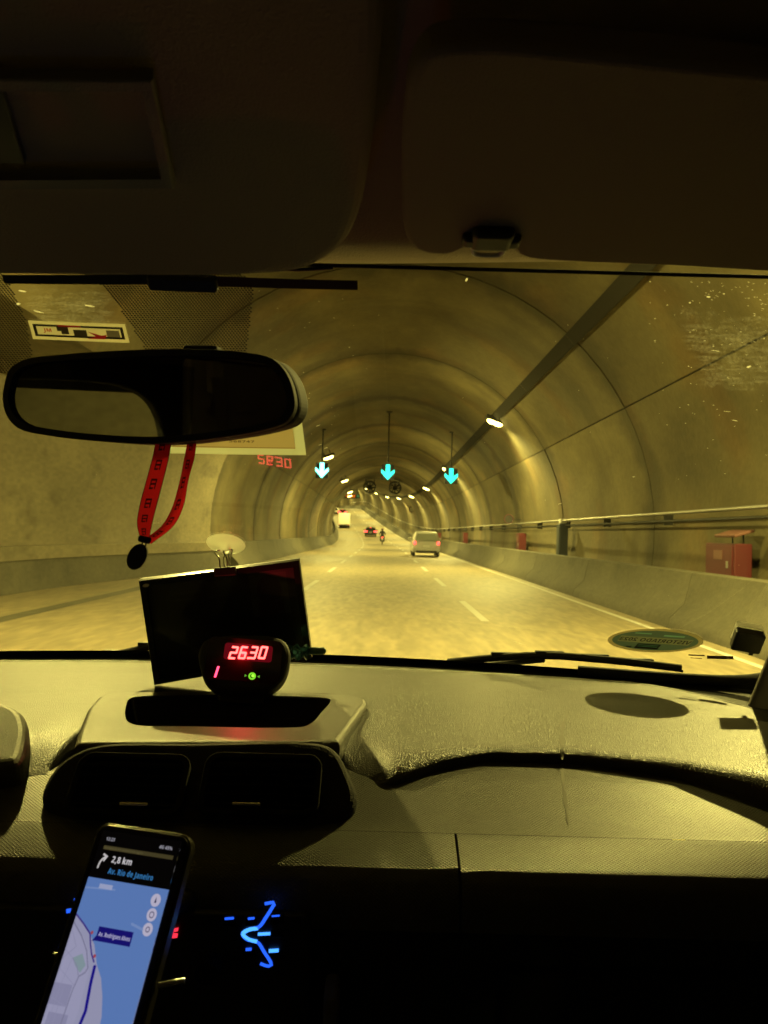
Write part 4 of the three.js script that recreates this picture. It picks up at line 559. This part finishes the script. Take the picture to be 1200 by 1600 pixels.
{ // taxi meter
  const p = atDepth(381, 1036, 1.0), n = V(0.12, 0.42, 0.9).normalize(), m = frame(p, n, V(1, -0.02, 0)), t = thing('taxi_meter', 'black taxi meter showing red digits 26.30', 'taxi meter'); setFrame(t, m);
  const O = outline([[310, 1018], [318, 1000], [342, 992], [385, 990], [425, 992], [446, 1001], [454, 1018], [452, 1040], [441, 1062], [422, 1076], [396, 1080], [366, 1080], [336, 1074], [317, 1056], [310, 1030]], m);
  part('case', moved(extrude(smoothShape(O, 5), 0.03, 0.01), 0, 0, -0.04), std(col(0.008, 0.007, 0.007), 0.65), t);
  const win = outline([[322, 1000], [440, 1000], [440, 1066], [322, 1066]], m); part('display_window', moved(extrude(roundRect(0.096, 0.056, 0.008), 0.001), 0, 0.004, 0.0), std(col(0.02, 0.003, 0.004), 0.12), t);
  { const c = outline([[388, 1020]], m)[0]; part('display_diffuser', moved(extrude(roundRect(0.062, 0.022, 0.004), 0.0006), c.x, c.y, 0.0009), new THREE.MeshStandardMaterial({ color: col(0.02, 0.002, 0.003), emissive: col(1, 0.01, 0.05), emissiveIntensity: 0.10, roughness: 0.3 }), t); }
  const seg = { 0: 'abcdef', 1: 'bc', 2: 'abged', 3: 'abgcd', 6: 'afgedc' };
  const digit = (ch, w, h, r) => { const q = { a: [0, h / 2, w, 0], d: [0, -h / 2, w, 0], g: [0, 0, w, 0], f: [-w / 2, h / 4, 0, h / 2], b: [w / 2, h / 4, 0, h / 2], e: [-w / 2, -h / 4, 0, h / 2], c: [w / 2, -h / 4, 0, h / 2] }; return clean([...seg[ch]].map((k) => { const [x, y, a, b] = q[k], g = moved(box(a ? a + r * 0.3 : r, b ? b + r * 0.3 : r, 0.001), x, y, 0), P = g.attributes.position; for (let i = 0; i < P.count; i++) P.setX(i, P.getX(i) + 0.17 * P.getY(i)); return g; })); };
  const red = glow(1, 0.07, 0.06, 7), put = (ch, px, py, w, h, r, mat) => { const c = outline([[px, py]], m)[0]; return part('digit', moved(digit(ch, w, h, r), c.x, c.y, 0.0022), mat, t); };
  [['2', 365], ['6', 380], ['3', 396], ['0', 411]].forEach(([ch, px]) => put(ch, px, 1020.5, 0.0072, 0.0148, 0.0024, red)); { const c = outline([[387.5, 1029]], m)[0]; part('decimal_point', moved(box(0.0024, 0.0024, 0.001), c.x, c.y, 0.0022), red, t); }
  put('1', 335, 1050, 0.0062, 0.0135, 0.0026, glow(1, 0.05, 0.12, 4));
  { const c = outline([[394, 1057]], m)[0], g = glow(0.25, 0.85, 0.03, 0.9); part('green_icon', moved(new THREE.RingGeometry(0.0025, 0.0048, 20), c.x, c.y, 0.0022), g, t); part('green_icon', moved(new THREE.CircleGeometry(0.002, 14), c.x + 0.001, c.y + 0.0005, 0.0022), glow(0.35, 1, 0.05, 1.6), t); for (const s of [-1, 1]) part('green_icon', moved(new THREE.CircleGeometry(0.0022, 3), c.x + s * 0.0085, c.y, 0.0022, 0, 0, s > 0 ? Math.PI : 0), glow(0.2, 0.7, 0.05, 0.5), t); }
  const l = new THREE.PointLight(new THREE.Color(1, 0.04, 0.05), 0.02, 0, 2); l.name = 'digit_glow'; l.castShadow = true; l.shadow.radius = 0.015; { const c = outline([[380, 1020.5]], m)[0]; l.position.set(c.x, c.y, 0.0022); } t.add(l);
  part('foot', moved(box(0.06, 0.02, 0.03, 0.004), 0, -0.034, -0.05), M.black, t); }
{ // blue wrapper and cap beside the meter
  const t = thing('plastic_wrapper', 'crumpled blue-green plastic wrapper beside the taxi meter', 'wrapper'), blue = std(col(0.12, 0.3, 0.34), 0.3, { transmission: 0.45, thickness: 0 });
  part('film', gridGeo(14, 8, (u, v) => { const p = atDepth(lerp(448, 484, u), lerp(1007, 1032, v) + 5 * u * (0.5 - v), 1.06); return p.add(V(0, 0.002 * Math.sin(u * 17 + v * 9), 0.006 * Math.sin(u * 13 - v * 11) * Math.cos(v * 7))); }, null, false, 0.3), blue, t);
  part('rolled_end', clean([rod(atDepth(478, 1017, 1.07), atDepth(504, 1017, 1.06), 0.0052, 12), moved(new THREE.SphereGeometry(0.0052, 12, 8), ...atDepth(504, 1017, 1.06).toArray())]), std(col(0.10, 0.2, 0.16), 0.35), t); }

// ------------------------------------------------------------------ phone in its holder
{ const tl = atDepth(156, 1284, 0.60), tr = atDepth(304, 1306, 0.585), low = atDepth(87, 1590, 0.535), x = tr.clone().sub(tl), y = tl.clone().sub(low), n = x.clone().cross(y).normalize(), m = frame(tl, n, x);
  const t = thing('phone', 'phone showing a blue navigation map in a dashboard holder', 'phone'); setFrame(t, m);
  const PW = x.length(), PL = PW * 2.15, sh = (w, h, r, z, d) => moved(extrude(roundRect(w, h, r), d, 0.0012), PW / 2, -PL / 2, z);
  const yn = V().setFromMatrixColumn(m, 1), skew = y.clone().normalize().dot(V().setFromMatrixColumn(m, 0)); // the photo's sides lean
  part('body', sh(PW, PL, 0.010, -0.008, 0.008), std(col(0.03, 0.028, 0.02), 0.25, { metalness: 0.5 }), t);
  part('screen_glass', sh(PW - 0.003, PL - 0.003, 0.009, 0.0006, 0.0008), M.gloss, t);
  const tx = canvasTex(512, 1100, (c, w, h) => {
    c.fillStyle = '#050404'; c.fillRect(0, 0, w, h); c.fillStyle = '#b9b7c4'; c.font = 'bold 24px sans-serif'; c.fillText('13:21 ◂ ● ●', 34, 46); c.fillText('▾ ◢ 4G 45%', 350, 46, 140);
    c.fillStyle = '#4a4328'; c.fillRect(34, 70, w - 60, 20); c.fillStyle = '#6d6540'; c.font = '17px sans-serif'; c.fillText('Navegação em andamento agora', 40, 86, w - 80);
    c.strokeStyle = '#d8d4d4'; c.lineWidth = 10; c.beginPath(); c.moveTo(38, 182); c.quadraticCurveTo(36, 140, 66, 126); c.stroke(); c.beginPath(); c.moveTo(48, 112); c.lineTo(74, 122); c.lineTo(60, 146); c.stroke();
    c.fillStyle = '#e6e2e6'; c.font = 'bold 42px sans-serif'; c.fillText('2,8 km', 110, 146); c.fillStyle = '#3c86c8'; c.font = 'bold 38px sans-serif'; c.fillText('Av. Rio de Janeiro', 110, 200, 290);
    const y0 = 228; c.fillStyle = '#6487c9'; c.fillRect(0, y0, w, h - y0); c.strokeStyle = '#7f9ad2'; c.lineWidth = 8; c.beginPath(); c.moveTo(0, y0 + 50); c.lineTo(190, y0 + 40); c.stroke();
    const land = [[0, 405], [60, 440], [120, 478], [165, 520], [190, 560], [215, 600], [262, 650], [300, 720], [330, 800], [360, 1100], [0, 1100]]; c.fillStyle = '#a4a4c4'; c.beginPath(); land.forEach((p, i) => i ? c.lineTo(...p) : c.moveTo(...p)); c.fill();
    c.fillStyle = '#a9a8c9'; c.beginPath(); [[0, 440], [90, 500], [150, 560], [180, 640], [190, 800], [150, 1100], [0, 1100]].forEach((p, i) => i ? c.lineTo(...p) : c.moveTo(...p)); c.fill();
    c.fillStyle = '#9796b8'; c.fillRect(0, 700, 110, 90); c.fillRect(20, 820, 120, 200); c.fillStyle = '#8fa3ac'; c.beginPath(); [[60, 590], [110, 565], [150, 610], [130, 645], [90, 620]].forEach((p, i) => i ? c.lineTo(...p) : c.moveTo(...p)); c.fill();
    const line = (col, w, pts) => { c.strokeStyle = col; c.lineWidth = w; c.lineJoin = c.lineCap = 'round'; c.beginPath(); pts.forEach((p, i) => i ? c.lineTo(...p) : c.moveTo(...p)); c.stroke(); };
    line('#8584a2', 6, [[0, 440], [70, 490], [130, 550], [168, 620], [160, 640], [130, 660], [118, 720], [100, 1100]]); line('#8f8fae', 4, [[60, 590], [100, 620], [128, 660]]); line('#9d9cbe', 3, [[0, 560], [60, 590], [40, 700], [30, 1000]]); line('#9d9cbe', 3, [[0, 640], [120, 700]]); line('#9d9cbe', 3, [[0, 760], [112, 790]]); line('#9d9cbe', 3, [[60, 700], [70, 1000]]); line('#9796b8', 3, [[10, 480], [60, 540], [0, 600]]);
    line('#47398f', 8, [[0, 404], [60, 438], [118, 476], [140, 520], [165, 560], [192, 590]]); line('#1c128f', 17, [[205, 610], [212, 680], [232, 790], [190, 1100]].map(([x, y]) => [x - (y > 650 ? (y - 650) * 0.02 : 0), y])); c.fillStyle = '#b04a5a'; c.beginPath(); c.arc(128, 470, 8, 0, 7); c.fill(); c.beginPath(); c.arc(186, 566, 8, 0, 7); c.fill();
    c.fillStyle = '#1a1478'; c.beginPath(); c.moveTo(140, 506); c.lineTo(166, 470); c.lineTo(166, 500); c.fill(); c.fillRect(160, 438, 215, 64); c.fillStyle = '#c8c6ea'; c.font = 'bold 27px sans-serif'; c.fillText('Av. Rodrigues Alves', 170, 480, 196);
    c.fillStyle = '#c9c3dd'; for (const yy of [284, 350, 416]) { c.beginPath(); c.arc(452, yy, 30, 0, 7); c.fill(); } c.strokeStyle = '#4c4a6a'; c.lineWidth = 4; c.fillStyle = '#4c4a6a'; c.beginPath(); c.arc(452, 350, 13, 0, 7); c.stroke(); c.beginPath(); c.arc(452, 416, 11, 0, 7); c.stroke(); c.beginPath(); c.moveTo(452, 268); c.lineTo(459, 296); c.lineTo(445, 296); c.fill(); c.fillStyle = '#a9b2d8'; c.fillRect(84, 250, 84, 22); line('#7f9ad2', 12, [[350, 404], [420, 420]]);
  });
  part('screen', moved(box(PW - 0.0145, PL - 0.012, 0.0008), PW / 2, -PL / 2, 0.0034), new THREE.MeshStandardMaterial({ color: 0x000000, emissive: 0xffffff, emissiveMap: tx, emissiveIntensity: 0.72, roughness: 0.3 }), t);
  const l = new THREE.PointLight(new THREE.Color(0.5, 0.62, 1), 0.002, 0, 2); l.name = 'screen_glow'; l.castShadow = true; l.shadow.radius = 0.01; l.position.set(PW / 2, -PL * 0.6, 0.0034); t.add(l);
  const h = thing('phone_holder', 'black phone holder with pale clamp ends clipped to the air vent', 'phone holder'); setFrame(h, m);
  part('cradle', moved(box(PW * 0.7, 0.06, 0.012, 0.004), PW / 2, -PL * 0.46, -0.018), M.black, h); part('stalk', rod(V(PW / 2, -PL * 0.4, -0.02), V(PW * 0.75, -0.01, -0.16), 0.009), M.black, h);
  for (const [px0, py0, px1, py1] of [[82, 1494, 100, 1487], [246, 1540, 284, 1532]]) { const a = onPlane(px0, py0, V().setFromMatrixPosition(m), n).applyMatrix4(m.clone().invert()), b = onPlane(px1, py1, V().setFromMatrixPosition(m), n).applyMatrix4(m.clone().invert()); part('clamp_arm', rod(a.add(V(0, 0, -0.002)), b.add(V(0, 0, -0.006)), 0.0022, 10), M.chrome, h); } }

// ------------------------------------------------------------------ radio: backlit keys
{ const m = frame(E(-0.2, -0.37, 0.652), V(0, -0.16, 0.986), V(1, 0, 0)), t = thing('car_radio', 'black car radio with blue backlit keys in the centre stack', 'radio'); setFrame(t, m);
  part('fascia', moved(extrude(roundRect(0.3, 0.11, 0.01), 0.006, 0.0015), 0, 0, -0.004), std(col(0.01, 0.01, 0.01), 0.5), t);
  const blue = glow(0.02, 0.12, 1, 1.3), bright = glow(0.06, 0.3, 1, 2.0), at = (px, py) => outline([[px, py]], m)[0], Z = 0.0042;
  const poly = (pts, mat, name = 'key_light') => part(name, moved(extrude(new THREE.Shape(outline(pts, m)), 0.0006), 0, 0, Z), mat, t);
  const stroke = (pts, r, mat) => part('key_light', moved(tube(outline(pts, m).map((p) => V(p.x, p.y, 0)), r, 40, 8).scale(1, 1, 0.3), 0, 0, Z), mat, t);
  stroke([[415, 1407], [430, 1405], [427, 1412], [417, 1428], [406, 1443], [390, 1447], [380, 1454], [388, 1463], [404, 1467], [414, 1482], [425, 1500], [420, 1504], [408, 1500]], 0.0014, blue); stroke([[404, 1445], [390, 1447.5], [381, 1454], [389, 1462], [403, 1466]], 0.0017, bright);
  for (const [x, y, w, h, b] of [[360, 1430, 14, 3, 0], [394, 1430, 10, 3, 0], [432, 1426, 12, 2, 0], [414, 1454, 19, 4, 1], [390, 1478, 9, 4, 0], [429, 1480, 15, 5, 1], [122, 1403, 6, 9, 0], [112, 1418, 9, 6, 0], [109, 1452, 6, 7, 0], [100, 1477, 9, 7, 0]]) poly([[x - w / 2, y - h / 2], [x + w / 2, y - h / 2 - 1], [x + w / 2, y + h / 2 - 1], [x - w / 2, y + h / 2]], b ? bright : blue);
  for (const [px, py, r] of [[330, 1500, 0.011], [150, 1500, 0.011]]) { const c = at(px, py); part('knob', moved(new THREE.CylinderGeometry(r * 0.92, r, 0.014, 24), c.x, c.y, 0.010, Math.PI / 2), M.gloss, t); }
  for (const [px, py, w, h] of [[360, 1437, 22, 16], [394, 1437, 20, 16], [434, 1434, 22, 16], [428, 1454, 34, 14], [391, 1484, 22, 16], [430, 1487, 30, 18]]) { const c = at(px, py); part('key', moved(box(w / F * 0.65, h / F * 0.65, 0.004, 0.001), c.x, c.y, 0.0016), M.gloss, t); }
  poly([[272, 1446], [281, 1444], [280, 1449], [274, 1450], [274, 1453], [280, 1453], [279, 1459], [271, 1460]], glow(1, 0.03, 0.06, 1.5), 'red_display'); }

// driver's seat, seen in the mirror
{ const t = thing('driver_seat', 'dark driver seat with headrest behind the steering wheel, seen in the mirror', 'seat', null, V(-0.58, 0.3, 0.25));
  part('cushion', moved(box(0.5, 0.16, 0.5, 0.06), 0, 0.2, -0.15), M.seat, t); part('backrest', moved(box(0.48, 0.62, 0.14, 0.06), 0, 0.52, 0.14, 0.2), M.seat, t); part('headrest', moved(box(0.28, 0.24, 0.1, 0.045), 0, 1.02, 0.22, 0.1), M.seat, t);
  for (const s of [-1, 1]) part('post', rod(V(s * 0.06, 0.8, 0.19), V(s * 0.06, 0.9, 0.21), 0.007), M.chrome, t); part('base', moved(box(0.4, 0.12, 0.4), 0, 0.06, -0.1), M.black, t); }

renderer.render(scene, camera);
